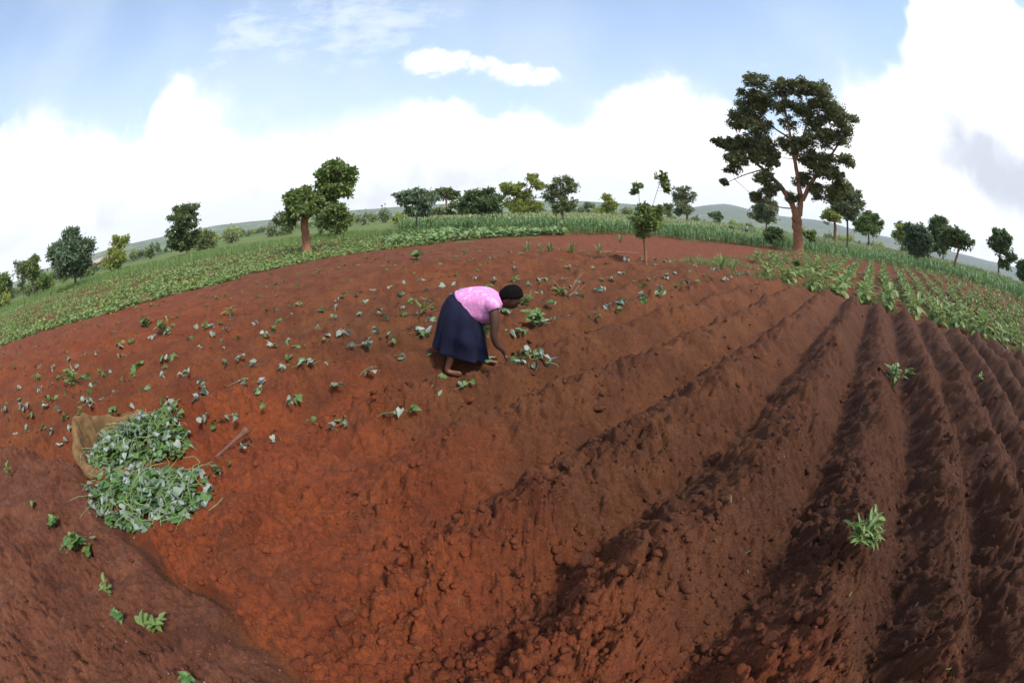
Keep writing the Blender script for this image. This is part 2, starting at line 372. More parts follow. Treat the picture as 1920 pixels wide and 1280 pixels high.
M_TOB = leaf_mat('tobacco_leaf', (0.10, 0.20, 0.05), (0.26, 0.32, 0.10), None, 0.5, 0.3, ob=False)
M_MAIZE = leaf_mat('maize_leaf', (0.07, 0.165, 0.045), (0.17, 0.27, 0.09), (0.15, 0.235, 0.075), 0.45, 0.3)
M_TASSEL = plain_mat('maize_tassel', (0.36, 0.38, 0.20), (0.28, 0.33, 0.15), 5, 0.8, 0)
M_BEAN = leaf_mat('bean_leaf', (0.115, 0.20, 0.045), (0.24, 0.31, 0.09), (0.20, 0.26, 0.08), 0.5, 0.25)
M_PUMP = leaf_mat('pumpkin_leaf', (0.115, 0.20, 0.06), (0.22, 0.31, 0.105), None, 0.5, 0.2)
LEAVES = {
    'dark': leaf_mat('leaf_dark', (0.070, 0.12, 0.044), (0.16, 0.21, 0.072), None, 0.45, 0.38),
    'big': leaf_mat('leaf_olive', (0.080, 0.108, 0.040), (0.19, 0.20, 0.068), None, 0.45, 0.36),
    'blue': leaf_mat('leaf_bluegreen', (0.095, 0.155, 0.085), (0.19, 0.25, 0.135), None, 0.4, 0.34),
    'mid': leaf_mat('leaf_mid', (0.10, 0.17, 0.045), (0.23, 0.29, 0.082), None, 0.45, 0.38),
    'yel': leaf_mat('leaf_yellowgreen', (0.20, 0.26, 0.045), (0.36, 0.38, 0.085), None, 0.45, 0.40),
    'pale': leaf_mat('leaf_pale', (0.14, 0.18, 0.085), (0.25, 0.275, 0.135), None, 0.5, 0.36),
    'feather': leaf_mat('leaf_feather', (0.115, 0.16, 0.058), (0.21, 0.245, 0.09), None, 0.45, 0.38),
}

# ------------------------------------------------------------------ ground sheets
def polar_grid(azs, rs, fine):
    A, RR = np.meshgrid(np.radians(azs), rs, indexing='ij')
    X = RR * np.sin(A); Y = RR * np.cos(A)
    Z = height(X.ravel(), Y.ravel(), fine).reshape(X.shape)
    return X, Y, Z
def build_near():
    azs = np.concatenate([np.linspace(-112, 112, 900), np.linspace(112, 248, 64)[1:-1]])
    rs = EYE * np.tan(np.radians(np.concatenate([np.linspace(3.0, 44.9, 105), np.linspace(45, 79.9, 270), np.linspace(80, 87.75, 65)])))
    X, Y, Z = polar_grid(azs, rs, True)
    GRID['az'] = azs; GRID['r'] = rs; GRID['z'] = Z
    na, nr = X.shape
    V = np.stack([X, Y, Z], -1).reshape(-1, 3)
    i = np.arange(na)[:, None]; j = np.arange(nr - 1)[None, :]; i2 = (i + 1) % na
    F = np.stack([i * nr + j, i * nr + j + 1, i2 * nr + j + 1, i2 * nr + j], -1).reshape(-1, 4)
    ctr = V[F].mean(1); s, n = sn(ctr[:, 0], ctr[:, 1]); r = np.hypot(ctr[:, 0], ctr[:, 1]); a = np.degrees(np.arctan2(ctr[:, 0], ctr[:, 1]))
    bankf = s < bank_edge(n) - 0.10 * fbm(ctr[:, 0], ctr[:, 1], 0.45, 3, 20) * (r < 12)
    out = (r > field_far(a) + 0.5 * gnoise(ctr[:, 0], ctr[:, 1], 81)) & ~bankf
    # soil character per vertex: red loose subsoil, trodden crust, moist turned soil with lens falloff painted in at right
    s, n = sn(V[:, 0], V[:, 1]); e = s - bank_edge(n) + 0.10 * fbm(V[:, 0], V[:, 1], 0.45, 3, 20) * (np.hypot(V[:, 0], V[:, 1]) < 12)
    nz = 0.5 * fbm(V[:, 0], V[:, 1], 0.9, 4, 83); nz2 = fbm(V[:, 0], V[:, 1], 0.35, 3, 88)
    red = np.clip(1 - sstep(s + 0.9 * nz + 0.12 * np.abs(n - 1.8), 0.2, 2.3), 0, 1) * sstep(e, -0.02, 0.1) * (1 - sstep(n, 3.4, 5.0) * 0.6)
    red = np.clip(red + 0.35 * sstep(s, 13, 15) + 0.25 * sstep(n, 6, 9), 0, 1)
    crust = np.maximum(1 - sstep(e, -0.12, 0.05), 0.30 * sstep(nz2 - 0.1, 0, 0.8))
    crust = np.maximum(crust, 0.20 * sstep(s, 13.2, 15))
    moist_vignette = 0.75 * (1 - sstep(n + 0.5 * nz, -0.6, 3.0)) * sstep(s, 0.6, 2.2) * (1 - 0.8 * sstep(s, 12.6, 14.0))  # right-hand ridges: dampness plus vignetting put into the colour
    moist_vignette = np.clip(moist_vignette + 0.25 * sstep(nz2, 0.1, 0.9) * (1 - crust), 0, 1)
    C = np.stack([red, crust, moist_vignette, np.ones_like(red)], -1).astype(np.float32)
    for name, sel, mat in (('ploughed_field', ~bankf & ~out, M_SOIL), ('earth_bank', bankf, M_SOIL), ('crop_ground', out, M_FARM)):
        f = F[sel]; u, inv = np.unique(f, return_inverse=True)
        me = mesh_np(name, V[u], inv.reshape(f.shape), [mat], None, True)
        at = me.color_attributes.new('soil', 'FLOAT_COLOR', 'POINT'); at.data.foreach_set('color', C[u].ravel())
        tag(link(name, me), kind='structure')
build_near()
def build_far():
    azs = np.linspace(-180, 180, 421)[:-1]
    rs = np.concatenate([np.linspace(43.5, 110, 22), np.geomspace(114, 6800, 140)])
    X, Y, Z = polar_grid(azs, rs, False)
    Z[:, 0] -= 0.5
    na, nr = X.shape
    V = np.stack([X, Y, Z], -1).reshape(-1, 3)
    i = np.arange(na)[:, None]; j = np.arange(nr - 1)[None, :]; i2 = (i + 1) % na
    F = np.stack([i * nr + j, i * nr + j + 1, i2 * nr + j + 1, i2 * nr + j], -1)
    k = int(np.searchsorted(rs, 1500))
    for name, f in (('valley_ground', F[:, :k].reshape(-1, 4)), ('hills', F[:, k:].reshape(-1, 4))):
        u, inv = np.unique(f, return_inverse=True)
        tag(link(name, mesh_np(name, V[u], inv.reshape(f.shape), [M_FARM], None, True)), kind='structure')
build_far()
# ------------------------------------------------------------------ geometry builders
def tube(P, rad, sides=6, cap=True):
    P = np.asarray(P, float); rad = np.asarray(rad, float); k = len(P)
    T = np.gradient(P, axis=0); T /= np.linalg.norm(T, axis=1)[:, None] + 1e-9
    ref = np.array([0.31, 0.17, 0.94]) if abs(T[0][2]) < 0.9 else np.array([0.94, 0.3, 0.1])
    A = np.cross(T, ref); A /= np.linalg.norm(A, axis=1)[:, None] + 1e-9
    B = np.cross(T, A)
    th = np.arange(sides) * 2 * np.pi / sides
    V = P[:, None] + rad[:, None, None] * (np.cos(th)[None, :, None] * A[:, None] + np.sin(th)[None, :, None] * B[:, None])
    V = V.reshape(-1, 3)
    i = np.arange(k - 1)[:, None]; j = np.arange(sides)[None]; j2 = (j + 1) % sides
    F = np.stack([i * sides + j, i * sides + j2, (i + 1) * sides + j2, (i + 1) * sides + j], -1).reshape(-1, 4)
    if cap:
        V = np.concatenate([V, P[[-1]] + T[[-1]] * rad[-1] * 0.5]); tip = len(V) - 1; b = (k - 1) * sides
        jj = np.arange(0, sides, 2)
        F = np.concatenate([F, np.stack([b + jj, b + (jj + 1) % sides, b + (jj + 2) % sides, np.full_like(jj, tip)], -1)])
    return V, F
class Soup:
    def __init__(self): self.V = []; self.F = []; self.M = []; self.n = 0
    def add(self, V, F, m=0):
        V = np.asarray(V, np.float32).reshape(-1, 3); F = np.asarray(F, np.int64)
        self.V.append(V); self.F.append(F + self.n); self.M.append(np.full(len(F), m)); self.n += len(V)
    def mesh(self, name, mats, smooth=False):
        return mesh_np(name, np.concatenate(self.V), np.concatenate(self.F), mats, np.concatenate(self.M), smooth)
def unit(v): return v / (np.linalg.norm(v, axis=-1, keepdims=True) + 1e-9)
def cards(P, U, N, L, W, fold=0.15):
    """leaf-shaped quads: base P, direction U, normal N, length L, half width W -> V, F"""
    U = unit(U); S = unit(np.cross(N, U)); N = np.cross(U, S)
    L = np.asarray(L)[:, None]; W = np.asarray(W)[:, None]
    a = P; b = P + U * L * 0.45 + S * W + N * L * fold; c = P + U * L; d = P + U * L * 0.45 - S * W + N * L * fold
    V = np.stack([a, b, c, d], 1).reshape(-1, 3); F = np.arange(len(P) * 4).reshape(-1, 4)
    return V, F
def blades(P, az, L, W, lean, droop, seg=3):
    """arching strap leaves (maize, grass, tobacco): quads along an arc"""
    n = len(P); t = np.linspace(0, 1, seg + 1)
    D = np.stack([np.sin(az), np.cos(az), 0 * az], -1); S = np.stack([np.cos(az), -np.sin(az), 0 * az], -1)
    out = L[:, None] * (np.sin(lean)[:, None] * t + 0.25 * droop[:, None] * t ** 2)
    up = L[:, None] * (np.cos(lean)[:, None] * t - droop[:, None] * t ** 2 * 0.75)
    C = P[:, None] + out[..., None] * D[:, None] + up[..., None] * np.array([0, 0, 1.0])
    wp = np.interp(t, [0, 0.35, 0.7, 1], [0.55, 1, 0.8, 0.04])
    E0 = C + (W[:, None] * wp)[..., None] * S[:, None]; E1 = C - (W[:, None] * wp)[..., None] * S[:, None]
    V = np.stack([E0, E1], 2).reshape(-1, 3)
    base = (np.arange(n) * (seg + 1) * 2)[:, None]; k = (np.arange(seg) * 2)[None]
    F = np.stack([base + k, base + k + 1, base + k + 3, base + k + 2], -1).reshape(-1, 4)
    return V, F
def empty(name, loc):
    o = link(name, None, loc=loc); o.empty_display_size = 0.1; return o

# ------------------------------------------------------------------ trees
def dirpt(px, py, b, r):
    d = ray(px, py); t = r / (d[0] * b[0] + d[1] * b[1]); return np.array([0, 0, EYE]) + d * t
def tree(name, label, base, r, blobs, trunk=None, leaf='mid', dens=1.0, ls=0.22, bark=None, group=None, cat='tree', droop=0.0, seed=0, wid=None):
    g = np.random.default_rng(1000 + seed + int(base[0]))
    bark = bark or M_BARKG
    d = ray(*base); a = math.atan2(d[0], d[1]); b = (math.sin(a), math.cos(a))
    bx, by = b[0] * r, b[1] * r; B = np.array([bx, by, hz(bx, by) - 0.06]); mpp = r / 800.0
    dep = np.array([b[0], b[1], 0.0])
    root = tag(empty(name, B), label, cat, group)
    ts = Soup(); lines = []
    if trunk is None:
        cx, cy_ = blobs[0][0], blobs[0][1]
        wd = wid or max(2.0, 0.12 * sum(q[2] for q in blobs[:2]))
        trunk = [[(base[0], base[1], wd), ((base[0] * 2 + cx) / 3, (base[1] * 2 + cy_) / 3, wd * 0.75), ((base[0] + cx * 2) / 3, (base[1] + cy_ * 2) / 3, wd * 0.5)]]
    for li, ln in enumerate(trunk):
        P = []
        for i, q in enumerate(ln):
            p = dirpt(q[0], q[1], b, r)
            if li == 0 and i == 0: p = B.copy()
            elif li: p = p + dep * g.normal(0, 0.25) * mpp * 12 * (i / len(ln))
            P.append(p)
        P = np.array(P); rad = np.array([q[2] for q in ln]) * mpp * 0.5
        t0 = np.linspace(0, 1, len(P)); t1 = np.linspace(0, 1, max(6, len(P) * 4))
        P2 = np.stack([np.interp(t1, t0, P[:, k]) for k in range(3)], -1); r2 = np.interp(t1, t0, rad)
        P2[1:-1] = (P2[:-2] + 2 * P2[1:-1] + P2[2:]) / 4
        P2[1:-1] += g.normal(0, 0.10, (len(P2) - 2, 3)) * r2[1:-1, None] * 0.9
        if li == 0:
            r2 = r2 * (1 + 0.55 * np.exp(-np.linspace(0, 1, len(r2)) * 14))
        lines.append((P2, r2)); ts.add(*tube(P2 - B, r2, 9 if r2[0] / mpp > 4 else 6))
    allP = np.concatenate([l[0][len(l[0]) // 3:] for l in lines]); allR = np.concatenate([l[1][len(l[0]) // 3:] for l in lines])
    cs = Soup(); sat = []
    for q in blobs:
        for _ in range(2):
            th = g.uniform(0, 6.28); k = g.uniform(0.32, 0.55); sat.append((q[0] + q[2] * 0.95 * math.cos(th), q[1] - q[3] * (0.25 + 0.7 * abs(math.sin(th))), q[2] * k, q[3] * k, (q[4] if len(q) > 4 else 1.0) * 0.8))
    blobs = list(blobs) + sat
    for bl in blobs:
        px, py, rx, ry = bl[:4]; dn = bl[4] if len(bl) > 4 else 1.0
        c = dirpt(px, py, b, r); RX, RY = rx * mpp, ry * mpp
        c = c + dep * g.normal(0, 0.45) * RX
        i = int(np.argmin(np.linalg.norm(allP - c, axis=1) + np.clip(allP[:, 2] - c[2], 0, None)))
        p0 = allP[i]; k = 7; t = np.linspace(0, 1, k)[:, None]
        mid = (p0 + c) / 2 + np.array([0, 0, -0.12 * np.linalg.norm(c - p0)]) + g.normal(0, 0.06, 3) * np.linalg.norm(c - p0)
        br = (1 - t) ** 2 * p0 + 2 * t * (1 - t) * mid + t * t * c
        r0 = min(allR[i] * 0.7, RX * 0.10 + 0.01); ts.add(*tube(br - B, np.linspace(r0, r0 * 0.35, k), 5))
        nclump = max(5, int(1.7 * (rx * ry) ** 0.62 * dn))
        q = unit(g.normal(size=(nclump, 3))) * (g.random((nclump, 1)) ** 0.40) * g.uniform(0.75, 1.3, (nclump, 1))
        cc = c + q * np.array([RX, RX, RY])
        for j in range(min(nclump, 9)):
            e = cc[j]; m2 = (c + e) / 2 + g.normal(0, 0.08, 3) * RX
            ts.add(*tube(np.array([br[4], m2, e]) - B, np.array([r0 * 0.4, r0 * 0.28, r0 * 0.12]) + 0.002, 4, False))
        nl = max(8, int(20 * dens * dn))
        cr = 0.17 * min(RX, RY) + 0.25 * ls
        lp = cc[:, None] + g.normal(0, 1, (nclump, nl, 3)) * np.array([1, 1, 0.62]) * cr * (0.6 + 0.6 * g.random((nclump, 1, 1)))
        lp = lp.reshape(-1, 3)
        U = g.normal(size=lp.shape) + unit(lp - c) * 0.6; U[:, 2] -= 0.25 + droop * 2.2
        N = g.normal(size=lp.shape) * 0.75; N[:, 2] += 0.9
        L = ls * (0.6 + 0.8 * g.random(len(lp)))
        cs.add(*cards(lp - B, U, N, L, L * (0.36 - 0.18 * droop), 0.12))
    link('trunk', ts.mesh('trunk', [bark], True), root)
    link('crown', cs.mesh('crown', [LEAVES[leaf]]), root)
    return root
def zz(L, x0, y0, k): return [(x0 + q[0] / k, y0 + q[1] / k) + tuple(v / k for v in q[2:4]) + tuple(q[4:]) for q in L]
def zt(L, x0, y0, k): return [(x0 + q[0] / k, y0 + q[1] / k, q[2] / k) for q in L]
Z8 = (1320, 130, 3.46)
big_blobs = zz([(360, 85, 90, 45), (500, 125, 90, 55), (620, 130, 80, 50), (740, 150, 90, 60), (270, 200, 80, 60), (380, 190, 70, 50), (300, 290, 90, 60), (470, 240, 80, 50, 0.8),
    (620, 245, 90, 55), (820, 250, 95, 60), (215, 340, 60, 50), (340, 380, 90, 60), (560, 350, 60, 45, 0.6), (720, 340, 95, 60), (890, 350, 85, 60), (110, 475, 55, 28), (190, 510, 75, 45),
    (300, 470, 80, 55), (400, 510, 80, 55), (570, 500, 80, 50), (660, 470, 70, 50, 0.8), (780, 460, 85, 60), (900, 450, 60, 50, 0.8), (230, 590, 75, 45), (350, 570, 70, 45), (440, 600, 50, 45),
    (660, 570, 55, 45), (780, 590, 90, 50), (920, 600, 75, 32), (180, 650, 50, 28, 0.8), (390, 710, 60, 45), (430, 780, 55, 45), (340, 835, 42, 28), (640, 720, 60, 35), (750, 660, 70, 45), (840, 690, 75, 45),
    (580, 840, 45, 32), (740, 800, 60, 45), (850, 790, 75, 50), (135, 735, 20, 18)], *Z8)
big_blobs = [q[:4] + ((q[4] if len(q) > 4 else 1.0) * 1.1,) for q in big_blobs]
big_trunk = [zt([(622, 1195, 74), (612, 1080, 66), (606, 980, 70), (590, 900, 54)], *Z8), zt([(592, 930, 36), (560, 850, 34), (490, 750, 30), (400, 660, 22), (310, 590, 15), (190, 510, 8)], *Z8),
    zt([(618, 950, 44), (630, 850, 38), (612, 720, 30), (590, 600, 26), (560, 440, 20), (535, 300, 13), (500, 150, 6)], *Z8), zt([(640, 850, 30), (690, 740, 28), (770, 640, 20), (850, 520, 14), (940, 390, 7)], *Z8),
    zt([(592, 600, 16), (640, 440, 13), (680, 300, 9), (740, 160, 5)], *Z8), zt([(560, 450, 13), (450, 380, 10), (340, 250, 6), (350, 110, 4)], *Z8), zt([(380, 650, 9), (280, 680, 7), (150, 730, 4)], *Z8), zt([(680, 790, 16), (790, 760, 12), (880, 790, 7)], *Z8)]
tree('large_tree', 'tallest spreading tree with forked orange trunk at the edge of the maize', (1495, 475), 36, big_blobs, big_trunk, 'big', 1.25, 0.17, M_BARK, seed=1)
tree('lopped_tree', 'stout lopped tree with two leafy heads rising from the bean field', (575, 473), 24,
     [(572, 372, 24, 15), (553, 382, 18, 13), (590, 382, 20, 13), (575, 395, 22, 10), (628, 320, 24, 13), (648, 333, 16, 13), (615, 338, 18, 14), (632, 355, 28, 16), (612, 362, 16, 12), (545, 412, 8, 15, 0.8)],
     [[(575, 473, 17), (573, 445, 16), (571, 420, 15), (573, 398, 15)], [(571, 402, 9), (565, 388, 7), (558, 380, 4)], [(576, 402, 9), (592, 386, 7), (608, 365, 6), (628, 335, 4)], [(577, 448, 6), (584, 445, 5)]], 'mid', 1.2, 0.20, M_BARK, seed=2)
tree('bushy_tree', 'low rounded tree just behind the lopped tree', (634, 442), 37, [(625, 396, 24, 12), (612, 410, 20, 14), (638, 412, 20, 15), (626, 424, 26, 11)], None, 'mid', 1.4, 0.22, seed=3)
tree('round_tree', 'round blue green tree with straight bare trunk in the bean field', (143, 536), 42, [(133, 455, 20, 18), (112, 478, 18, 22), (150, 476, 22, 22), (130, 482, 28, 26), (118, 500, 20, 18), (150, 500, 16, 14), (140, 440, 10, 8)], [[(143, 536, 6), (140, 515, 5.5), (136, 490, 5)]], 'blue', 1.3, 0.26, seed=4)
tree('young_tree', 'yellowish young tree with loose top between bean field and valley', (222, 513), 55, [(228, 452, 14, 10), (218, 460, 12, 10, 0.7), (220, 480, 18, 12), (216, 494, 20, 11)], [[(222, 513, 3), (222, 490, 2.5), (224, 460, 2)]], 'yel', 1.0, 0.26, seed=5)
tree('layered_tree', 'tall dark tree with layered crown standing where valley bushes begin', (352, 480), 50, [(346, 395, 18, 11), (356, 408, 16, 10), (338, 412, 18, 10), (342, 428, 22, 10), (335, 448, 20, 12), (358, 448, 16, 12), (346, 460, 26, 9)], [[(352, 480, 5), (350, 455, 4.5), (347, 420, 3.5)]], 'dark', 1.3, 0.26, seed=6)
tree('feathery_tree', 'small feathery tree next to the layered dark tree', (387, 478), 56, [(385, 445, 14, 12), (378, 460, 13, 9), (394, 457, 12, 10)], None, 'feather', 0.9, 0.24, seed=7)
tree('sparse_tree', 'small thin tree left of the lopped tree trunk', (532, 452), 62, [(530, 408, 11, 9), (524, 416, 10, 6), (536, 420, 8, 8), (531, 444, 12, 7)], None, 'feather', 1.0, 0.25, seed=8)
tree('umbrella_tree', 'slender umbrella shaped tree with hanging leaves by the pumpkin patch', (778, 443), 31, [(766, 368, 20, 9), (785, 364, 20, 10), (806, 368, 16, 9), (758, 376, 12, 8), (795, 378, 20, 8), (780, 396, 16, 9), (795, 394, 12, 9)],
     [[(778, 443, 4), (780, 420, 3.6), (783, 398, 3.2)], [(783, 398, 3), (776, 380, 2), (766, 370, 1.5)], [(783, 398, 3), (795, 380, 2), (804, 370, 1.5)]], 'blue', 1.0, 0.24, M_BARKG, droop=0.9, seed=9)
tree('stepped_tree', 'thin tree with separate leafy tiers beside the umbrella shaped tree', (841, 421), 55, [(836, 360, 14, 7), (846, 368, 14, 8), (828, 366, 8, 7, 0.7), (853, 386, 10, 5), (826, 398, 15, 8), (846, 404, 8, 6)], [[(841, 421, 3), (838, 395, 2.6), (835, 370, 2)]], 'feather', 1.2, 0.25, M_BARK, seed=10)
tree('dome_tree', 'dense dome shaped dark mango tree behind the pumpkin patch', (900, 424), 52, [(898, 366, 22, 11), (880, 378, 18, 14), (918, 378, 18, 14), (900, 384, 28, 16), (878, 398, 16, 13), (922, 398, 14, 13), (900, 404, 30, 12)], None, 'dark', 1.5, 0.27, seed=11)
tree('bright_tree', 'bright yellow green tree with uneven crown behind the maize', (972, 418), 60, [(960, 352, 18, 10), (950, 360, 10, 10), (972, 364, 18, 10), (990, 378, 16, 14), (1002, 392, 14, 11), (968, 388, 18, 13), (985, 402, 16, 9), (998, 338, 11, 10), (1008, 350, 10, 7)],
     [[(972, 418, 5), (974, 395, 4), (978, 370, 3)], [(978, 385, 3), (990, 365, 2.5), (998, 342, 1.8)]], 'yel', 1.2, 0.26, seed=12)
tree('airy_tree', 'airy small leaved tree with short dark trunk in front of the maize', (1057, 429), 34, [(1050, 342, 17, 10, 0.8), (1068, 352, 15, 11, 0.8), (1036, 358, 15, 11, 0.7), (1050, 362, 18, 10, 0.8), (1030, 372, 14, 9, 0.7), (1052, 380, 20, 10, 0.8), (1066, 390, 12, 9, 0.7), (1045, 396, 12, 8, 0.6)],
     [[(1057, 429, 5), (1056, 410, 4.6), (1053, 385, 3.5), (1051, 355, 2)]], 'feather', 1.0, 0.16, seed=13)
tree('small_tree', 'small grey green tree far behind the maize beyond the airy tree', (1103, 410), 140, [(1103, 386, 9, 6), (1099, 394, 9, 5)], None, 'pale', 1.0, 0.5, seed=14)
tree('small_tree', 'bright forked small tree behind the maize near the bare shoots', (1140, 410), 95, [(1136, 370, 9, 5), (1140, 380, 9, 6), (1136, 392, 11, 6), (1150, 388, 8, 7)], None, 'yel', 1.0, 0.36, seed=15)
tree('sapling', 'young sapling with tall bare shoots growing at the end of the ridges', (1211, 498), 13.6, [(1208, 398, 20, 10), (1225, 398, 14, 10), (1198, 410, 15, 9), (1216, 414, 20, 10), (1205, 428, 16, 9), (1226, 424, 12, 8), (1205, 442, 9, 6, 0.6), (1196, 350, 7, 5, 0.6), (1188, 360, 4, 3, 0.5), (1238, 332, 9, 6, 0.6), (1247, 346, 6, 5, 0.6), (1251, 356, 3, 4, 0.4)],
     [[(1211, 498, 6), (1210, 475, 5.2), (1208, 455, 4.5), (1204, 438, 3.6)], [(1207, 452, 3), (1214, 430, 2.4), (1216, 405, 2)], [(1204, 438, 2.4), (1200, 410, 1.6), (1199, 380, 1.0), (1197, 352, 0.8)], [(1216, 405, 1.6), (1226, 378, 1.0), (1236, 345, 0.9), (1240, 332, 0.7)], [(1197, 352, 0.7), (1189, 360, 0.6)]], 'mid', 0.34, 0.105, M_BARK, seed=16)
tree('patchy_tree', 'pale patchy tree with thick pale trunk standing in the maize', (1289, 420), 82, [(1280, 360, 15, 8), (1270, 370, 11, 8), (1290, 370, 13, 8), (1278, 384, 15, 9), (1290, 394, 11, 8), (1272, 398, 8, 6)], [[(1289, 420, 4.5), (1288, 400, 4), (1282, 375, 2.5)]], 'pale', 1.1, 0.32, M_BARK, seed=17)
tree('small_tree', 'narrow dark small tree behind the maize beside the patchy tree', (1254, 412), 120, [(1253, 388, 7, 6), (1252, 398, 8, 7)], None, 'feather', 1.1, 0.42, seed=18)
tree('small_tree', 'low round dark tree behind the maize below the mountain', (1341, 418), 125, [(1340, 404, 10, 6), (1346, 410, 8, 5)], None, 'dark', 1.2, 0.42, seed=19)
tree('bushy_tree', 'broad bushy tree half hidden behind the tallest tree on its left', (1438, 425), 66, [(1434, 384, 18, 9), (1422, 396, 14, 10), (1446, 396, 14, 10), (1434, 408, 24, 9)], None, 'pale', 1.4, 0.30, seed=20)
tree('leaning_tree', 'airy tree whose crown touches the right side of the tallest tree', (1591, 442), 50, [(1578, 358, 22, 12), (1592, 370, 18, 13), (1570, 376, 18, 13), (1600, 388, 16, 12), (1582, 392, 20, 11), (1594, 404, 14, 8)], [[(1591, 442, 5), (1589, 420, 4.2), (1586, 385, 3)]], 'pale', 1.0, 0.26, seed=21)
tree('pale_tree', 'bright pale green tree with thick trunk near the tallest tree', (1566, 440), 68, [(1560, 400, 14, 8), (1568, 408, 11, 9), (1550, 410, 10, 7)], [[(1566, 440, 7), (1566, 425, 6), (1563, 408, 4)]], 'yel', 1.2, 0.27, M_BARK, seed=22)
tree('mango_tree', 'round bright green mango tree at the top of the sunlit maize', (1630, 452), 70, [(1626, 410, 18, 9), (1614, 424, 14, 11), (1640, 424, 14, 11), (1628, 428, 22, 12)], None, 'mid', 1.5, 0.30, seed=23)
tree('thick_tree', 'thick blue green tree standing on the maize slope', (1724, 484), 44, [(1716, 432, 17, 12), (1732, 444, 15, 13), (1712, 452, 18, 14), (1730, 462, 17, 13), (1718, 470, 15, 8)], None, 'blue', 1.4, 0.27, seed=24)
tree('thin_tree', 'thin yellowish tree crowding the thick blue green tree', (1693, 466), 56, [(1688, 428, 10, 9, 0.8), (1698, 436, 12, 10), (1688, 446, 12, 10)], None, 'yel', 1.0, 0.26, seed=25)
tree('tall_mango_tree', 'tall dark mango tree behind the leaning orange trunk', (1772, 484), 58, [(1756, 418, 15, 10), (1768, 426, 13, 11), (1754, 438, 16, 14), (1770, 448, 15, 14), (1762, 464, 18, 10)], None, 'dark', 1.5, 0.29, seed=26)
tree('leaning_tree', 'small tree on a leaning bare orange trunk in the maize', (1787, 508), 40, [(1782, 440, 17, 11), (1774, 454, 15, 11), (1808, 444, 13, 10), (1796, 458, 18, 9), (1816, 458, 8, 9, 0.7)], [[(1787, 508, 5), (1790, 492, 4.6), (1796, 474, 4.2), (1797, 458, 3)], [(1796, 474, 2.6), (1804, 460, 2), (1810, 448, 1.4)]], 'dark', 1.2, 0.22, M_BARK, seed=27)
tree('lone_tree', 'lone tall rounded tree on the slope with leafy lower branches', (1873, 512), 54, [(1874, 444, 17, 10), (1884, 456, 15, 11), (1866, 456, 13, 10), (1878, 468, 16, 8), (1894, 484, 9, 7), (1884, 496, 9, 7)], [[(1873, 512, 4), (1873, 490, 3.6), (1876, 465, 3)]], 'dark', 1.2, 0.28, seed=28)
tree('edge_tree', 'dark narrow tree on the slope beyond the lone tree', (1921, 545), 46, [(1919, 500, 9, 9), (1920, 515, 10, 10)], None, 'dark', 1.3, 0.27, seed=29)
tree('dark_bush', 'dark round bush in the maize beside the tallest tree', (1455, 462), 39, [(1450, 438, 13, 8), (1460, 446, 12, 8), (1446, 450, 10, 7)], None, 'dark', 1.1, 0.22, cat='bush', seed=30)
tree('small_bush', 'small bush just right of the tallest tree trunk', (1518, 455), 40, [(1516, 440, 10, 6), (1522, 447, 9, 5)], None, 'mid', 1.0, 0.2, cat='bush', seed=31)
tree('slim_tree', 'slim leaning tree beyond the bean field next to the round tree', (62, 545), 52, [(62, 492, 13, 9), (54, 504, 14, 10), (70, 508, 9, 8, 0.7), (60, 518, 14, 7)], [[(62, 545, 3), (60, 525, 2.6), (58, 500, 2)]], 'mid', 1.0, 0.26, seed=32)
tree('sapling', 'thin sapling with sparse leaves at the far edge of the bean field', (45, 566), 30, [(38, 498, 10, 8, 0.7), (34, 512, 10, 8, 0.6), (46, 522, 9, 9, 0.6), (40, 538, 7, 5, 0.5)], [[(45, 566, 2), (43, 545, 1.8), (40, 515, 1.4), (37, 498, 1)]], 'feather', 0.9, 0.14, seed=33)
tree('bushy_tree', 'bushy tree at the far end of the grass strip', (6, 562), 62, [(6, 525, 12, 9), (14, 536, 10, 9), (2, 540, 10, 8)], None, 'mid', 1.2, 0.3, seed=34)
tree('small_tree', 'small dark tree behind the round tree trunk', (74, 541), 66, [(74, 524, 9, 7), (70, 532, 7, 5)], None, 'dark', 1.1, 0.3, seed=35)
tree('yellow_bush', 'bright yellow green bush beside the umbrella shaped tree', (756, 427), 52, [(754, 412, 13, 7), (764, 418, 10, 6)], None, 'yel', 1.3, 0.24, cat='bush', seed=36)
tree('green_bush', 'leafy bush in front of the stepped thin tree', (816, 434), 38, [(814, 420, 12, 8), (822, 426, 9, 6)], None, 'mid', 1.1, 0.2, cat='bush', seed=37)

# bushes dotted over the valley: one mesh each, six kinds
def bush_mesh(i, leaf):
    g = np.random.default_rng(300 + i); s_ = Soup()
    nc = 26; c = unit(g.normal(size=(nc, 3))) * g.random((nc, 1)) ** 0.4 * np.array([0.5, 0.5, 0.36]) + np.array([0, 0, 0.48])
    lp = (c[:, None] + g.normal(0, 0.10, (nc, 16, 3))).reshape(-1, 3); lp[:, 2] = np.abs(lp[:, 2])
    U = g.normal(size=lp.shape); N = g.normal(size=lp.shape) * 0.7; N[:, 2] += 0.9; L = 0.13 * (0.6 + 0.8 * g.random(len(lp)))
    s_.add(*cards(lp, U, N, L, L * 0.42, 0.1))
    return s_.mesh('foliage', [LEAVES[leaf]])
def stem_mesh(name, P, rad, mat):
    V, F = tube(np.array(P), np.array(rad), 5); return mesh_np(name, V, F, [mat], None, True)
def plant(name, stem, sname, foliage, loc, rz, scale):
    o = link(name, None, loc=loc, rot=(0, 0, rz), scale=scale); o.empty_display_size = 0.1
    link(sname, stem, o); f = link('foliage', foliage, o); f['kind'] = 'stuff'
    return o
BUSH_STEM = stem_mesh('trunk', [[0, 0, -0.08], [0.02, 0, 0.2], [0, 0.02, 0.5]], [0.05, 0.035, 0.02], M_BARKG)
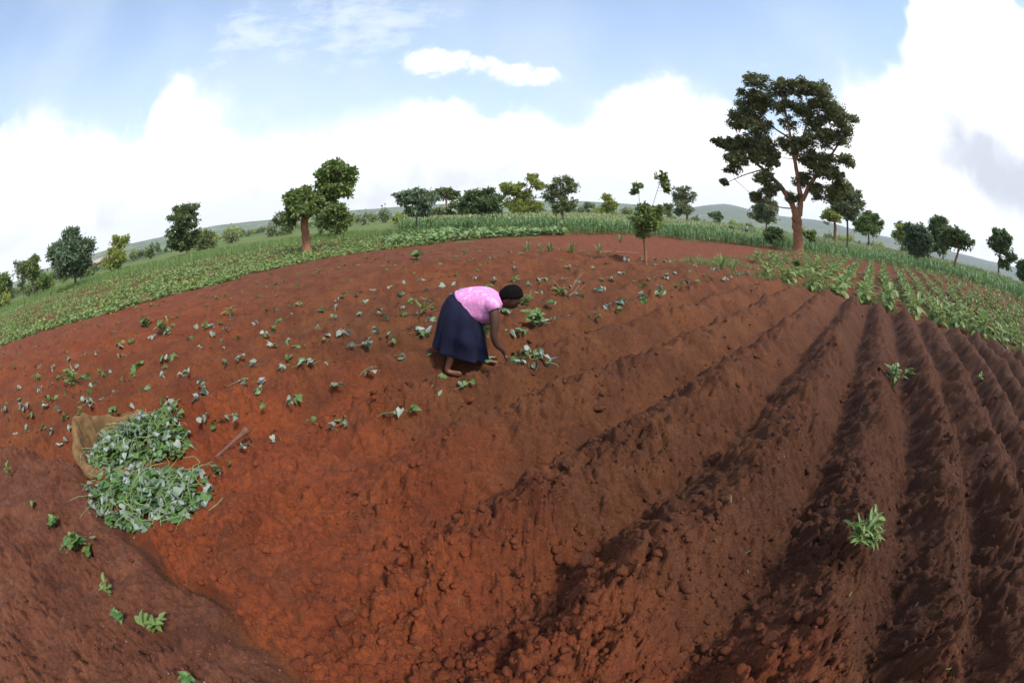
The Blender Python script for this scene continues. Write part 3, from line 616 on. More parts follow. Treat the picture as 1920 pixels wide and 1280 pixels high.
kinds = ['mid', 'yel', 'dark', 'pale', 'feather', 'yel']
kl = {'mid': 'mid green', 'yel': 'yellow green', 'dark': 'dark green', 'pale': 'pale grey green', 'feather': 'olive green'}
bms = [bush_mesh(i, k) for i, k in enumerate(kinds)]
g = np.random.default_rng(11)
for k in range(280):
    a = R(g.uniform(-82, 22)) if k < 205 else R(g.uniform(24, 80)); r = 60 + 220 * g.random() ** 1.5
    if math.degrees(a) > -12: r = r + 40
    x, y = r * math.sin(a), r * math.cos(a); i = int(g.integers(6)); s_ = g.uniform(1.4, 2.9) * (1 + 0.5 * sstep(r, 100, 200))
    o = plant('bush', BUSH_STEM, 'trunk', bms[i], (x, y, hz(x, y) - 0.1), g.uniform(0, 6.28), (s_, s_, s_ * g.uniform(0.8, 1.3)))
    tag(o, kl[kinds[i]] + ' bush among the many scattered over the valley farmland', 'bush', kl[kinds[i]] + ' bushes dotted over the valley')
# far woodland, beyond counting
s_ = Soup(); n = 4200
a = np.radians(g.uniform(-84, 82, n)); r = 260 * (2600 / 260.0) ** g.random(n)
x, y = r * np.sin(a), r * np.cos(a)
keep = fbm(x, y, 300, 3, 91) > -0.12; x, y, r = x[keep], y[keep], r[keep]
z = height(x, y, False); sz = g.uniform(1.6, 4.0, len(x)); nl = 14
off = g.normal(0, 0.42, (len(x), nl, 3)) * np.array([1, 1, 0.6]); off[..., 2] = np.abs(off[..., 2] + 0.3)
lp = (np.stack([x, y, z], -1)[:, None] + off * sz[:, None, None]).reshape(-1, 3)
L = np.repeat(sz, nl) * g.uniform(0.35, 0.6, len(lp))
N = g.normal(size=lp.shape); N[:, 2] += 0.7
s_.add(*cards(lp, g.normal(size=lp.shape), N, L, L * 0.45, 0.1))
tag(link('distant_woodland', s_.mesh('distant_woodland', [LEAVES['mid']])), 'far off bushes and trees covering the valley floor and slopes', 'woodland', kind='stuff')

# ------------------------------------------------------------------ farmhouses
M_BRICK = plain_mat('mud_brick', (0.32, 0.13, 0.08), (0.24, 0.10, 0.06), 3, 0.9, 0.2)
M_RUST = plain_mat('rusty_iron', (0.30, 0.19, 0.15), (0.42, 0.36, 0.33), 1.5, 0.6, 0.1)
M_DARK = plain_mat('dark_opening', (0.03, 0.025, 0.02), (0.02, 0.018, 0.015), 3, 0.8, 0)
def box(x0, x1, y0, y1, z0, z1):
    V = [(x, y, z) for x in (x0, x1) for y in (y0, y1) for z in (z0, z1)]
    return V, [(0, 1, 3, 2), (4, 6, 7, 5), (0, 4, 5, 1), (2, 3, 7, 6), (0, 2, 6, 4), (1, 5, 7, 3)]
def house(px, py, r, W, D, H, yaw, label):
    d = ray(px, py); a = math.atan2(d[0], d[1]); x, y = r * math.sin(a), r * math.cos(a)
    t = tag(empty('farmhouse', (x, y, hz(x, y) - 0.2)), label, 'house'); t.rotation_euler.z = -a + yaw
    e = 0.5; rh = 1.5; q = rh - 0.1
    wv = [(sx * W / 2, y_, z_) for sx in (-1, 1) for y_, z_ in ((-D / 2, 0), (D / 2, 0), (D / 2, H), (0, H + q), (-D / 2, H))]
    me = bpy.data.meshes.new('wall'); me.from_pydata(wv, [], [(0, 1, 2, 3, 4), (9, 8, 7, 6, 5), (0, 4, 9, 5), (1, 6, 7, 2), (2, 7, 8, 3), (3, 8, 9, 4), (0, 5, 6, 1)]); me.materials.append(M_BRICK)
    link('wall', me, t)
    V = [(-W/2-e, -D/2-e, H-0.15), (W/2+e, -D/2-e, H-0.15), (W/2+e, 0, H+rh), (-W/2-e, 0, H+rh), (-W/2-e, D/2+e, H-0.15), (W/2+e, D/2+e, H-0.15)]
    V += [(q[0], q[1], q[2] + 0.08) for q in V]
    F = [(0, 1, 2, 3), (3, 2, 5, 4), (6, 9, 8, 7), (9, 10, 11, 8), (0, 6, 7, 1), (5, 11, 10, 4), (1, 7, 8, 2), (2, 8, 11, 5), (0, 3, 9, 6), (3, 4, 10, 9)]
    link('roof', mesh_np('roof', V, F, [M_RUST]), t)
    s2 = Soup(); s2.add(*box(-0.5, 0.5, -D / 2 - 0.06, -D / 2 + 0.05, 0, 2.0)); link('door', s2.mesh('door', [M_DARK]), t)
    for wx in (-W * 0.32, W * 0.32):
        s2 = Soup(); s2.add(*box(wx - 0.45, wx + 0.45, -D / 2 - 0.05, -D / 2 + 0.05, 1.0, 1.9)); link('window', s2.mesh('window', [M_DARK]), t)
house(188, 478, 190, 11, 5, 2.6, 0.35, 'long brick farmhouse with rusty roof beside the round blue green tree')
house(256, 464, 260, 8, 5, 2.6, 0.2, 'small brick farmhouse among trees above the pale field')
house(277, 461, 275, 6, 5, 2.5, -0.3, 'brick hut with pale roof next to the small brick farmhouse')

# ------------------------------------------------------------------ crops
def maize_edge(a): return np.interp(a, [-20, -14, -7, 4, 10, 17, 24, 32, 38, 48, 60, 73, 90], [38, 36, 33.5, 32, 30, 33.5, 31.5, 35, 37.5, 36.5, 33.5, 29.5, 28])
def maize_plants(x, y, z, H, nb, g, seg=2, wide=0.04):
    n = len(x); P = np.stack([x, y, z], -1)
    s1 = Soup()
    k = np.arange(nb)
    base = P[:, None] + np.array([0, 0, 1.0]) * (H[:, None] * (0.08 + 0.72 * k / nb))[..., None]
    az_ = (g.uniform(0, 6.28, (n, 1)) + (k % 2) * math.pi + g.normal(0, 0.5, (n, nb)))
    L = H[:, None] * g.uniform(0.42, 0.62, (n, nb)); lean = g.uniform(0.25, 0.75, (n, nb)); dr = g.uniform(0.25, 0.75, (n, nb))
    s1.add(*blades(base.reshape(-1, 3), az_.ravel(), L.ravel(), np.full(n * nb, wide), lean.ravel(), dr.ravel(), seg), 0)
    return s1
g = np.random.default_rng(21)
n = 13000
a = np.degrees(np.arccos(1 - 2 * g.random(n))) * 0 + g.uniform(-15, 86, n); u = g.random(n) ** 1.25
re = maize_edge(a); rend = np.interp(a, [-15, 0, 30, 86], [62, 84, 98, 88]); r = re + 0.3 + (rend - re) * u
x, y = r * np.sin(np.radians(a)), r * np.cos(np.radians(a))
pat = fbm(x, y, 14, 3, 95)
far = sstep(r - re, 7, 16)
H = (0.78 + 0.22 * pat + 0.25 * far) * g.uniform(0.8, 1.2, n); z = height(x, y, False)
H = np.where((np.abs(a - 31.0) < 2.0) & (r > 38) & (r < 64), H * 0.5, H)      # low stand where the two people work
near_m = (r - re) < 12
ms = maize_plants(x[near_m], y[near_m], z[near_m], H[near_m], 7, g, 2, 0.042)
m2 = maize_plants(x[~near_m], y[~near_m], z[~near_m], H[~near_m], 5, g, 1, 0.07)
V2 = np.concatenate(m2.V); ms.add(V2, np.concatenate(m2.F))
tsel = np.where(far > 0.3)[0]; T = np.stack([x, y, z + H * 0.85], -1)[tsel]
for k in range(3):
    U = g.normal(0, 0.45, T.shape); U[:, 2] += 1.0
    ms.add(*cards(T, U, g.normal(size=T.shape), np.full(len(T), 0.32), np.full(len(T), 0.03), 0), 1)
tag(link('maize_field', ms.mesh('maize_field', [M_MAIZE, M_TASSEL])), 'dense standing maize crop reaching back to the trees', 'maize', kind='stuff')
# the front edge of the maize: plants one can tell apart
mpro = []
for i in range(6):
    m3 = maize_plants(np.zeros(1), np.zeros(1), np.zeros(1), np.ones(1), 9, np.random.default_rng(40 + i), 3, 0.045)
    mpro.append(m3.mesh('foliage', [M_MAIZE]))
MST = stem_mesh('stalk', [[0, 0, -0.05], [0, 0, 0.4], [0.01, 0, 0.85]], [0.014, 0.011, 0.006], M_STEM)
for k in range(190):
    a0 = -11 + 96 * (k + g.random()) / 190; r0 = float(maize_edge(a0)) - 0.1 + g.normal(0, 0.35)
    x0, y0 = r0 * math.sin(R(a0)), r0 * math.cos(R(a0))
    o = plant('maize_plant', MST, 'stalk', mpro[k % 6], (x0, y0, hz(x0, y0)), g.uniform(0, 6.28), g.uniform(0.65, 1.0))
    w_ = 'beside the pumpkin patch' if a0 < 4 else ('behind the sapling' if a0 < 21 else ('left of the tallest tree' if a0 < 38 else ('right of the tallest tree' if a0 < 50 else ('before the thick blue green tree' if a0 < 60 else 'below the lone tree'))))
    tag(o, 'green maize plant on the front edge of the crop ' + w_, 'maize plant', 'front edge of the maize ' + w_)

def bean_far(a): return np.interp(a, [-95, -75, -48, -33, -24, -15, -10], [56, 50, 31, 31, 33, 28, 26])
def bean_soup(x, y, z, size, g, nl=12, seg=None):
    n = len(x); off = g.normal(0, 0.42, (n, nl, 3)) * np.array([1, 1, 0.5]); off[..., 2] = np.abs(off[..., 2]) + 0.15
    lp = (np.stack([x, y, z], -1)[:, None] + off * size[:, None, None]).reshape(-1, 3)
    N = g.normal(size=lp.shape) * 0.5; N[:, 2] += 1; U = g.normal(size=lp.shape); U[:, 2] *= 0.4
    L = np.repeat(size, nl) * g.uniform(0.28, 0.5, len(lp))
    return cards(lp, U, N, L, L * 0.36, 0.1)
n = 11500; a = g.uniform(-88, -9, n); r0 = field_far(a) + 0.4; r = r0 + (bean_far(a) - r0) * g.random(n) ** 1.15
x, y = r * np.sin(np.radians(a)), r * np.cos(np.radians(a)); ss, nn_ = sn(x, y)
rowd = np.abs(((nn_ / 0.6) % 1) - 0.5)
keep = (rowd > 0.16 + 0.1 * gnoise(x / 2, y / 2, 97)) & (fbm(x, y, 1.6, 3, 98) > -0.14); x, y, r = x[keep], y[keep], r[keep]
s_ = Soup(); s_.add(*bean_soup(x, y, height(x, y), g.uniform(0.20, 0.36, len(x)), g, 11))
tag(link('bean_field', s_.mesh('bean_field', [M_BEAN])), 'low green bean crop covering the plot left of the ploughed soil', 'bean crop', kind='stuff')
bpro = []
for i in range(5):
    g2 = np.random.default_rng(60 + i); s_ = Soup(); s_.add(*bean_soup(np.zeros(1), np.zeros(1), np.zeros(1), np.ones(1), g2, 26))
    bpro.append(s_.mesh('foliage', [M_BEAN]))
BST = stem_mesh('stem', [[0, 0, -0.1], [0.02, 0, 0.25], [0, 0.02, 0.5]], [0.02, 0.015, 0.008], M_STEM)
for k in range(150):
    a0 = -82 + 68 * (k + g.random()) / 150; r0 = float(field_far(a0)) - 0.1 + abs(g.normal(0, 0.5))
    x0, y0 = r0 * math.sin(R(a0)), r0 * math.cos(R(a0))
    o = plant('bean_plant', BST, 'stem', bpro[k % 5], (x0, y0, hz(x0, y0)), g.uniform(0, 6.28), g.uniform(0.2, 0.36))
    w_ = 'below the round blue green tree' if a0 < -60 else ('below the layered dark tree' if a0 < -40 else ('below the lopped tree' if a0 < -22 else 'next to the pumpkin patch'))
    tag(o, 'low bean plant on the bean field edge ' + w_, 'bean plant', 'bean plants on the field edge ' + w_)
# grass strip beyond the beans
n = 11000; a = g.uniform(-88, -8, n); rb = bean_far(a); r = rb + g.random(n) * np.interp(a, [-88, -45, -8], [16, 16, 8])
x, y = r * np.sin(np.radians(a)), r * np.cos(np.radians(a)); P = np.stack([x, y, height(x, y, False)], -1)
s_ = Soup()
for k in range(3):
    s_.add(*blades(P + g.normal(0, 0.12, P.shape) * np.array([1, 1, 0]), g.uniform(0, 6.28, n), g.uniform(0.3, 0.62, n), np.full(n, 0.035), g.uniform(0.1, 0.5, n), g.uniform(0.1, 0.5, n), 1))
tag(link('grass_strip', s_.mesh('grass_strip', [M_GRASS])), 'strip of tall bright grass between the beans and the valley', 'grass', kind='stuff')
# pumpkin patch
n = 2600; a = g.uniform(-17, 7, n); lo = field_far(a) + 0.9; hi = np.interp(a, [-17, -7, 4, 7], [29.5, 31.5, 31, 30]); r = lo + (hi - lo) * g.random(n)
x, y = r * np.sin(np.radians(a)), r * np.cos(np.radians(a)); P = np.stack([x, y, height(x, y, False) + g.uniform(0.15, 0.42, n)], -1)
N = g.normal(0, 0.45, P.shape); N[:, 2] += 1; U = g.normal(size=P.shape); U[:, 2] *= 0.3
s_ = Soup(); L = g.uniform(0.18, 0.34, n); s_.add(*cards(P, U, N, L, L * 0.52, -0.1))
tag(link('pumpkin_patch', s_.mesh('pumpkin_patch', [M_PUMP])), 'patch of broad pale green pumpkin leaves before the dome shaped mango tree', 'pumpkin patch', kind='stuff')
# ------------------------------------------------------------------ broad single leaves (shared meshes)
def leaf_mesh(name, prof, mat, fold=0.3, curl=0.5, crump=0.06, seed=0, n=6):
    """a leaf 1 unit long along +x with a midrib fold and a curl; prof(t) half width"""
    g = np.random.default_rng(seed); t = np.linspace(0, 1, n + 1); ang = curl * t
    X = np.cumsum(np.concatenate([[0], np.cos(ang[1:]) / n])); Zc = -np.cumsum(np.concatenate([[0], np.sin(ang[1:]) / n]))
    Wd = prof(t); V = []
    for i in range(n + 1):
        for k in (-1, -0.5, 0, 0.5, 1):
            V.append((X[i] - (0.16 * abs(k) if i == 0 else 0), k * Wd[i] * math.cos(fold), Zc[i] + abs(k) * Wd[i] * math.sin(fold) + g.normal(0, crump) * abs(k)))
    F = [(i * 5 + k, i * 5 + k + 1, (i + 1) * 5 + k + 1, (i + 1) * 5 + k) for i in range(n) for k in range(4)]
    return mesh_np(name, V, F, [mat], None, True)
heart = lambda t: np.interp(t, [0, 0.12, 0.3, 0.55, 0.8, 1], [0.30, 0.46, 0.47, 0.34, 0.15, 0.01])
ovate = lambda t: np.interp(t, [0, 0.3, 0.55, 0.8, 1], [0.04, 0.26, 0.28, 0.17, 0.01])
lance = lambda t: np.interp(t, [0, 0.2, 0.5, 0.8, 1], [0.04, 0.16, 0.20, 0.11, 0.005])
narrow = lambda t: np.interp(t, [0, 0.3, 0.7, 1], [0.03, 0.08, 0.07, 0.005])
PALE = [leaf_mesh('leaf', heart, M_PALE, f, c, 0.035, 100 + i) for i, (f, c) in enumerate([(0.25, 0.5), (0.9, 0.3), (-0.5, 0.7), (0.6, 1.1), (-0.9, 0.4), (0.15, 1.3)])]
GREEN = [leaf_mesh('leaf', heart, M_GRN, f, c, 0.025, 120 + i) for i, (f, c) in enumerate([(0.2, 0.4), (0.4, 0.8), (-0.3, 0.5), (0.6, 0.9)])]
OVAL = [leaf_mesh('leaf', ovate, M_WEED, f, c, 0.01, 140 + i) for i, (f, c) in enumerate([(0.3, 0.4), (0.2, 0.8), (0.5, 0.5)])]
NARR = [leaf_mesh('leaf', narrow, M_WEED, f, c, 0.004, 150 + i) for i, (f, c) in enumerate([(0.3, 0.5), (0.4, 0.9), (0.2, 0.2)])]
WILL = [leaf_mesh('leaf', lambda t: np.interp(t, [0, 0.3, 0.6, 1], [0.03, 0.13, 0.12, 0.01]), M_WEED, f, c, 0.006, 155 + i) for i, (f, c) in enumerate([(0.3, 0.4), (0.4, 0.8), (0.2, 0.2)])]
TOBL = [leaf_mesh('leaf', lance, M_TOB, f, c, 0.012, 160 + i) for i, (f, c) in enumerate([(0.35, 0.9), (0.3, 1.4), (0.4, 0.6), (0.25, 1.8)])]
def stem_curve(i):
    g = np.random.default_rng(170 + i); t = np.linspace(0, 1, 7)
    P = np.stack([t + 0.05 * g.normal(size=7), 0.25 * np.sin(t * g.uniform(1, 4)) * g.choice([-1, 1]), 0.12 * np.sin(t * 3.1) * g.uniform(0.2, 1.0)], -1)
    V, F = tube(P, np.linspace(0.014, 0.009, 7), 5); return mesh_np('stem', V, F, [M_STEM], None, True)
STEMS = [stem_curve(i) for i in range(6)]
def V3(*a): return tuple(float(v) for v in a)

# ------------------------------------------------------------------ sweet potato cuttings on the ridges
def pick(x0, y0, k, L): return [(x0 + a / k, y0 + b / k) for a, b in L]
spots = pick(0, 600, 4.92, [(60, 820), (265, 785), (410, 800), (335, 885), (75, 975), (560, 820), (700, 780), (930, 715), (885, 760), (1105, 650), (1010, 865), (1215, 840), (1465, 785), (445, 715), (645, 665), (165, 1090), (275, 1040), (480, 1010), (615, 1010), (800, 970), (570, 1140), (710, 1170), (1430, 985), (1320, 440), (1460, 520), (1490, 370), (1210, 455)])
spots += pick(320, 560, 4.266, [(245, 395), (430, 360), (600, 340), (715, 305), (775, 408), (945, 370), (1020, 400), (585, 450), (405, 525), (230, 550), (120, 578), (68, 612), (610, 640), (650, 665), (255, 690), (250, 790), (340, 745), (95, 800), (435, 715), (835, 570), (955, 550), (1020, 505), (1200, 495), (1195, 330), (835, 180), (650, 220), (1010, 228), (515, 920), (700, 860), (940, 800), (1100, 765), (1280, 690), (55, 985), (300, 1040), (260, 945), (680, 1190), (890, 1150), (1170, 1030), (1300, 1015), (75, 455)])
spots += pick(600, 540, 4.571, [(265, 370), (135, 385), (240, 525), (390, 475), (560, 195), (290, 230), (755, 265), (850, 235), (700, 165), (840, 130), (1075, 78), (945, 350), (640, 430), (750, 385), (810, 430), (655, 630), (765, 640), (950, 605), (335, 740), (570, 725), (1095, 820), (1130, 865), (935, 940), (1000, 935), (835, 1050), (700, 1030), (480, 1100), (200, 1110), (115, 1180), (620, 285), (160, 258)])
spots += pick(920, 470, 4.571, [(430, 250), (515, 250), (605, 243), (300, 300), (405, 385), (815, 190), (890, 155), (985, 120), (1245, 165), (1150, 205), (1090, 220), (1025, 235), (915, 260), (815, 280), (740, 290), (685, 320), (865, 355), (945, 345), (1050, 305), (1230, 280), (1265, 305), (1315, 255), (1390, 238), (1470, 240), (1520, 215), (1570, 185), (1630, 190), (1820, 205), (1885, 228), (1790, 262), (1700, 275), (1650, 290), (1570, 310), (1470, 325), (1410, 370), (1270, 410), (1305, 435), (1320, 385), (1165, 455), (1130, 485), (1090, 470), (1045, 520), (960, 510), (870, 575), (905, 570), (755, 580), (655, 415), (765, 405), (540, 453), (480, 450), (255, 500), (180, 555), (510, 625), (285, 695), (115, 710), (380, 650), (60, 990), (165, 915), (335, 970)])
spots += [(373, 888), (418, 880), (437, 876)]
g = np.random.default_rng(35)
def to_pixel(x, y, z):
    v = np.array([x, y, z - EYE]); v = v / np.linalg.norm(v); p = R(PITCH); cz = v[1] * math.cos(p) - v[2] * math.sin(p); cy_ = v[1] * math.sin(p) + v[2] * math.cos(p)
    rr = 2 * LENS * math.sin(math.acos(cz) / 2) * PXW; q = math.hypot(v[0], cy_); return 960 + rr * v[0] / q, 640 - rr * cy_ / q
extra = []
for k in range(4, 10):
    for s0 in np.concatenate([np.arange(-9 + 0.5 * k, 4.5, 0.42), np.arange(4.6, 12.4, 0.42) if k < 9 else []]):
        x, y = xy(s0 + g.normal(0, 0.05), ROW0 + ROW * (k + 0.5) + g.normal(0, 0.035))
        if s0 < bank_edge(ROW0 + ROW * (k + 0.5)) + 0.4 or g.random() < 0.15: continue
        q = to_pixel(x, y, hz(x, y))
        if 0 < q[0] < 1920 and min((q[0] - a) ** 2 + (q[1] - b) ** 2 for a, b in spots) > 17 ** 2: extra.append(q)
g.shuffle(extra); extra = [tuple(q) for q in extra[:290 - len(spots)]]; spots += extra
ordn = ['first', 'second', 'third', 'fourth', 'fifth', 'sixth', 'seventh', 'eighth']
g = np.random.default_rng(31)
for q, (px, py) in enumerate(spots):
    x, y, z = on_ground(px, py); s0, n0 = sn(x, y); k = int(round((n0 - ROW0) / ROW - 0.5)) - 3
    dist = math.hypot(x, y)
    t = empty('sweet_potato_cutting', (x, y, z)); t.rotation_euler.z = g.uniform(0, 6.28)
    nl = int(g.choice([2, 2, 3, 3, 4])); green = g.random() < 0.22
    where = 'on the ridge the woman is planting' if k <= 0 else 'on the %s ridge beyond the woman' % ordn[min(k, 8) - 1]
    look = ('fresh green' if green else 'wilted pale') + ' sweet potato cutting with %s leaves ' % ['', '', 'two', 'three', 'four', 'five'][nl]
    tag(t, look + where, 'vine cutting', 'sweet potato cuttings ' + where)
    sl = g.uniform(0.10, 0.22)
    st = link('stem', STEMS[q % 6], t, (0, 0, -0.01), (0, -g.uniform(0.05, 0.35), 0), (sl, sl, sl * 1.2))
    for j in range(nl):
        ll = g.uniform(0.048, 0.085) * (1.0 if dist < 4.5 else 1.3 if dist < 6.5 else 1.6); f = g.uniform(0.25, 1.0); a = g.uniform(0, 6.28)
        msh = GREEN[int(g.integers(4))] if (green or g.random() < 0.15) else PALE[int(g.integers(6))]
        link('leaf', msh, t, V3(sl * f, g.normal(0, 0.035), 0.02 + g.uniform(0.0, 0.04)), (g.normal(0, 0.5), g.normal(0.1, 0.4), a), ll)
# older rows: small sprouts
sg = []
for i in range(5):
    g2 = np.random.default_rng(190 + i); s_ = Soup(); nl = 5 + i % 3
    P = np.zeros((nl, 3)); P[:, 2] = 0.2; U = g2.normal(size=(nl, 3)); U[:, 2] = g2.uniform(0.1, 0.8, nl); N = g2.normal(0, 0.3, (nl, 3)); N[:, 2] += 1
    L = g2.uniform(0.5, 0.9, nl); s_.add(*cards(P, U, N, L, L * 0.38, 0.1)); sg.append(s_.mesh('foliage', [M_WEED if i % 2 else M_GRN]))
SST = stem_mesh('stem', [[0, 0, -0.1], [0.02, 0, 0.15], [0, 0.02, 0.3]], [0.05, 0.04, 0.03], M_STEM)
cnt = 0
while cnt < 250:
    n0 = ROW0 + ROW * (int(g.integers(5, 18)) + 0.5) + g.normal(0, 0.08); s0 = g.uniform(-13, 12.5)
    x, y = xy(s0, n0); r0 = math.hypot(x, y); a0 = math.degrees(math.atan2(x, y))
    if r0 > field_far(a0) - 0.5 or s0 < bank_edge(n0) + 0.3 or abs(a0) > 85 or (n0 < 8.0 and s0 > -1): continue
    if r0 > 9 and g.random() < 0.25: continue
    o = plant('sprouting_cutting', SST, 'stem', sg[int(g.integers(5))], (x, y, hz(x, y)), g.uniform(0, 6.28), g.uniform(0.06, 0.14)); cnt += 1
    w_ = ' below the round tree' if a0 < -55 else (' below the lopped tree' if a0 < -25 else ' behind the woman')
    tag(o, 'tiny green sprout in the older rows ' + ('nearest the bean field' if n0 > 11.5 else 'beyond the fresh cuttings') + w_, 'sprout', 'sprouts in the older rows ' + ('near the beans' if n0 > 11.5 else 'in the middle of the field') + w_)

# ------------------------------------------------------------------ weeds
def weed(name, label, px, py, leaves, n, size, spread, seed, group=None, up=0.9, cat='weed', mat_stem=None, scale_h=1.0):
    g = np.random.default_rng(seed); x, y, z = on_ground(px, py)
    t = tag(empty(name, (x, y, z)), label, cat, group)
    ns = max(2, n // 6)
    tips = []
    for i in range(ns):
        a = g.uniform(0, 6.28); L = spread * g.uniform(0.6, 1.0); lean = g.uniform(0.1, 0.9)
        tip = np.array([math.cos(a) * math.sin(lean), math.sin(a) * math.sin(lean), math.cos(lean) * scale_h]) * L
        P = np.stack([tip * 0, tip * 0.5 + np.array([0, 0, 0.06 * L]), tip]); V, F = tube(P, np.array([0.005, 0.004, 0.002]) * (spread / 0.12), 4)
        link('stem', mesh_np('stem', V, F, [M_STEM], None, True), t); tips.append(tip)
    for i in range(n):
        tp = tips[i % ns]; f = g.uniform(0.35, 1.0); a = g.uniform(0, 6.28)
        link('leaf', leaves[int(g.integers(len(leaves)))], t, V3(*(tp * f)), (g.normal(0, 0.3), -g.uniform(0.0, up), a), size * g.uniform(0.7, 1.25))
    return t
weed('leafy_weed', 'bushy narrow leaved weed alone on the dark bare ridge', 1613, 1018, WILL, 120, 0.085, 0.20, 501, up=0.7)
weed('leafy_weed', 'rambling leafy vine sprig sprawled over a dark bare ridge', 1675, 725, GREEN + OVAL, 26, 0.12, 0.42, 502, up=0.6)
weed('leafy_weed', 'little green sprig on the dark ridge nearest the tobacco', 1837, 715, OVAL, 8, 0.12, 0.14, 503)
weed('leafy_weed', 'largest light green weed on the trodden bank', 300, 1170, OVAL, 26, 0.075, 0.12, 504, up=1.0)
weed('leafy_weed', 'weed with small yellow flower on the bank beside the vine pile', 145, 1030, OVAL + GREEN, 24, 0.075, 0.15, 505, up=1.0)
weed('leafy_weed', 'round leaved weed touching the yellow flowered weed', 172, 1045, OVAL, 9, 0.085, 0.12, 506, up=1.0)
weed('leafy_weed', 'dark green low weed on the bank near the sack', 103, 990, GREEN + OVAL, 16, 0.065, 0.09, 507)
weed('leafy_weed', 'tiny weed on the bank closest to the brown sack', 65, 948, OVAL, 9, 0.06, 0.07, 508)
weed('leafy_weed', 'small yellowish weed between the two clumps on the bank', 207, 1115, OVAL, 11, 0.055, 0.08, 509)
weed('leafy_weed', 'trailing weed below the small yellowish weed on the bank', 232, 1160, OVAL + GREEN, 10, 0.05, 0.10, 510)
weed('leafy_weed', 'green weed at the foot of the bank away from the others', 354, 1272, GREEN + OVAL, 14, 0.045, 0.06, 511)
weed('leafy_weed', 'weed growing on the bank end beside bare loose soil', 20, 895, OVAL, 12, 0.075, 0.13, 512)
weed('leafy_weed', 'wide clump of yellow green weeds among the first cuttings', 135, 722, NARR + OVAL, 46, 0.13, 0.30, 513, up=0.8)
weed('leafy_weed', 'grassy weed tuft beside the wide yellow green clump', 72, 715, NARR, 20, 0.14, 0.16, 514, up=1.1)
weed('leafy_weed', 'bushy weed just past the woman\'s face', 982, 572, NARR, 44, 0.16, 0.22, 515, up=1.0)
weed('leafy_weed', 'leafy weed in front of the woman\'s arm', 1003, 610, OVAL + GREEN, 30, 0.13, 0.26, 516, up=1.0)
weed('leafy_weed', 'small light weed behind the woman\'s head', 963, 530, NARR, 18, 0.15, 0.14, 517, up=1.0)
weed('leafy_weed', 'thin grassy weed behind the woman\'s hips', 795, 585, NARR, 22, 0.17, 0.20, 518, up=1.1)
weed('leafy_weed', 'green weed at the base of the dry twigs', 1052, 552, OVAL, 16, 0.13, 0.18, 519)
weed('leafy_weed', 'round weed alone near the edge of the bean field', 782, 487, OVAL, 22, 0.28, 0.30, 520)
weed('leafy_weed', 'tall weed in the older rows near the bean field', 305, 625, NARR + OVAL, 24, 0.20, 0.34, 521, up=1.0)
weed('leafy_weed', 'broad leaved weed beside the tall weed of the older rows', 270, 613, GREEN, 10, 0.18, 0.16, 522)
weed('leafy_weed', 'weed among the older rows below the lopped tree', 432, 593, NARR, 16, 0.18, 0.2, 523)
weed('leafy_weed', 'dark bush at the corner of the tobacco plot', 1493, 505, GREEN + OVAL, 40, 0.22, 0.45, 524, up=1.0)
# dry twigs and a fallen stick
M_TWIG = plain_mat('dry_twig', (0.30, 0.20, 0.15), (0.20, 0.13, 0.10), 12, 0.9, 0)
x, y, z = on_ground(1065, 556); t = tag(empty('dry_twigs', (x, y, z)), 'spray of dry leafless twigs stuck in the planted ridge', 'twigs')
for i in range(9):
    a = g.uniform(0, 6.28); tip = np.array([math.cos(a) * 0.30, math.sin(a) * 0.18, g.uniform(0.12, 0.42)])
    V, F = tube(np.stack([tip * 0, tip * 0.5 + g.normal(0, 0.02, 3), tip]), [0.008, 0.006, 0.003], 4); link('twig', mesh_np('twig', V, F, [M_TWIG], None, True), t)
x, y, z = on_ground(1165, 476); V, F = tube(np.array([[-0.7, 0, 0.05], [-0.3, 0.05, 0.07], [0.2, 0.02, 0.06], [0.7, 0.1, 0.06]]), [0.02, 0.018, 0.014, 0.008], 6)
tag(link('fallen_stick', mesh_np('fallen_stick', V, F, [M_TWIG], None, True), loc=(x, y, z)), 'dry stick lying on the bare soil near the sapling', 'stick')

# ------------------------------------------------------------------ young maize on the headland, grass along it
def clump(name, label, px, py, H, nb, wide, seed, cat):
    g = np.random.default_rng(seed); x, y, z = on_ground(px, py)
    t = tag(empty(name, (x, y, z)), label, cat)
    for i in range(nb):
        V, F = blades(np.array([[g.normal(0, 0.03), g.normal(0, 0.03), 0.0]]), np.array([g.uniform(0, 6.28)]), np.array([H * g.uniform(0.7, 1.15)]), np.array([wide]), np.array([g.uniform(0.08, 0.5)]), np.array([g.uniform(0.15, 0.6)]), 5)
        link('leaf', mesh_np('leaf', V, F, [M_GRASS], None, True), t)
for i, (px, py, H, nb, lb) in enumerate([(990, 470, 0.55, 12, 'young maize clump on the bare soil closest to the pumpkin patch'), (1012, 466, 0.45, 6, 'thin maize seedling between two clumps on bare soil'), (1030, 471, 0.5, 9, 'young maize clump third along from the pumpkin patch'), (1073, 474, 0.6, 14, 'wide young maize clump on bare soil behind the planted ridges'),
        (1123, 475, 0.5, 11, 'young maize clump on bare soil beside the fallen stick'), (1163, 455, 0.7, 12, 'tall maize clump at the back of the bare headland'), (1290, 494, 0.5, 16, 'bushy grass clump to the right of the sapling'), (1312, 487, 0.4, 9, 'small leafy maize next to the bushy grass clump'), (1352, 502, 0.75, 18, 'tall maize clump at the corner of the tobacco plot'), (1376, 506, 0.5, 9, 'drooping maize plant beside the tall corner clump'), (1330, 503, 0.3, 14, 'low grass tuft below the tall corner clump')]):
    clump('maize_seedling', lb, px, py, H, nb, 0.022 if 'grass' not in lb else 0.010, 600 + i, 'seedling')
g = np.random.default_rng(33)
P = []
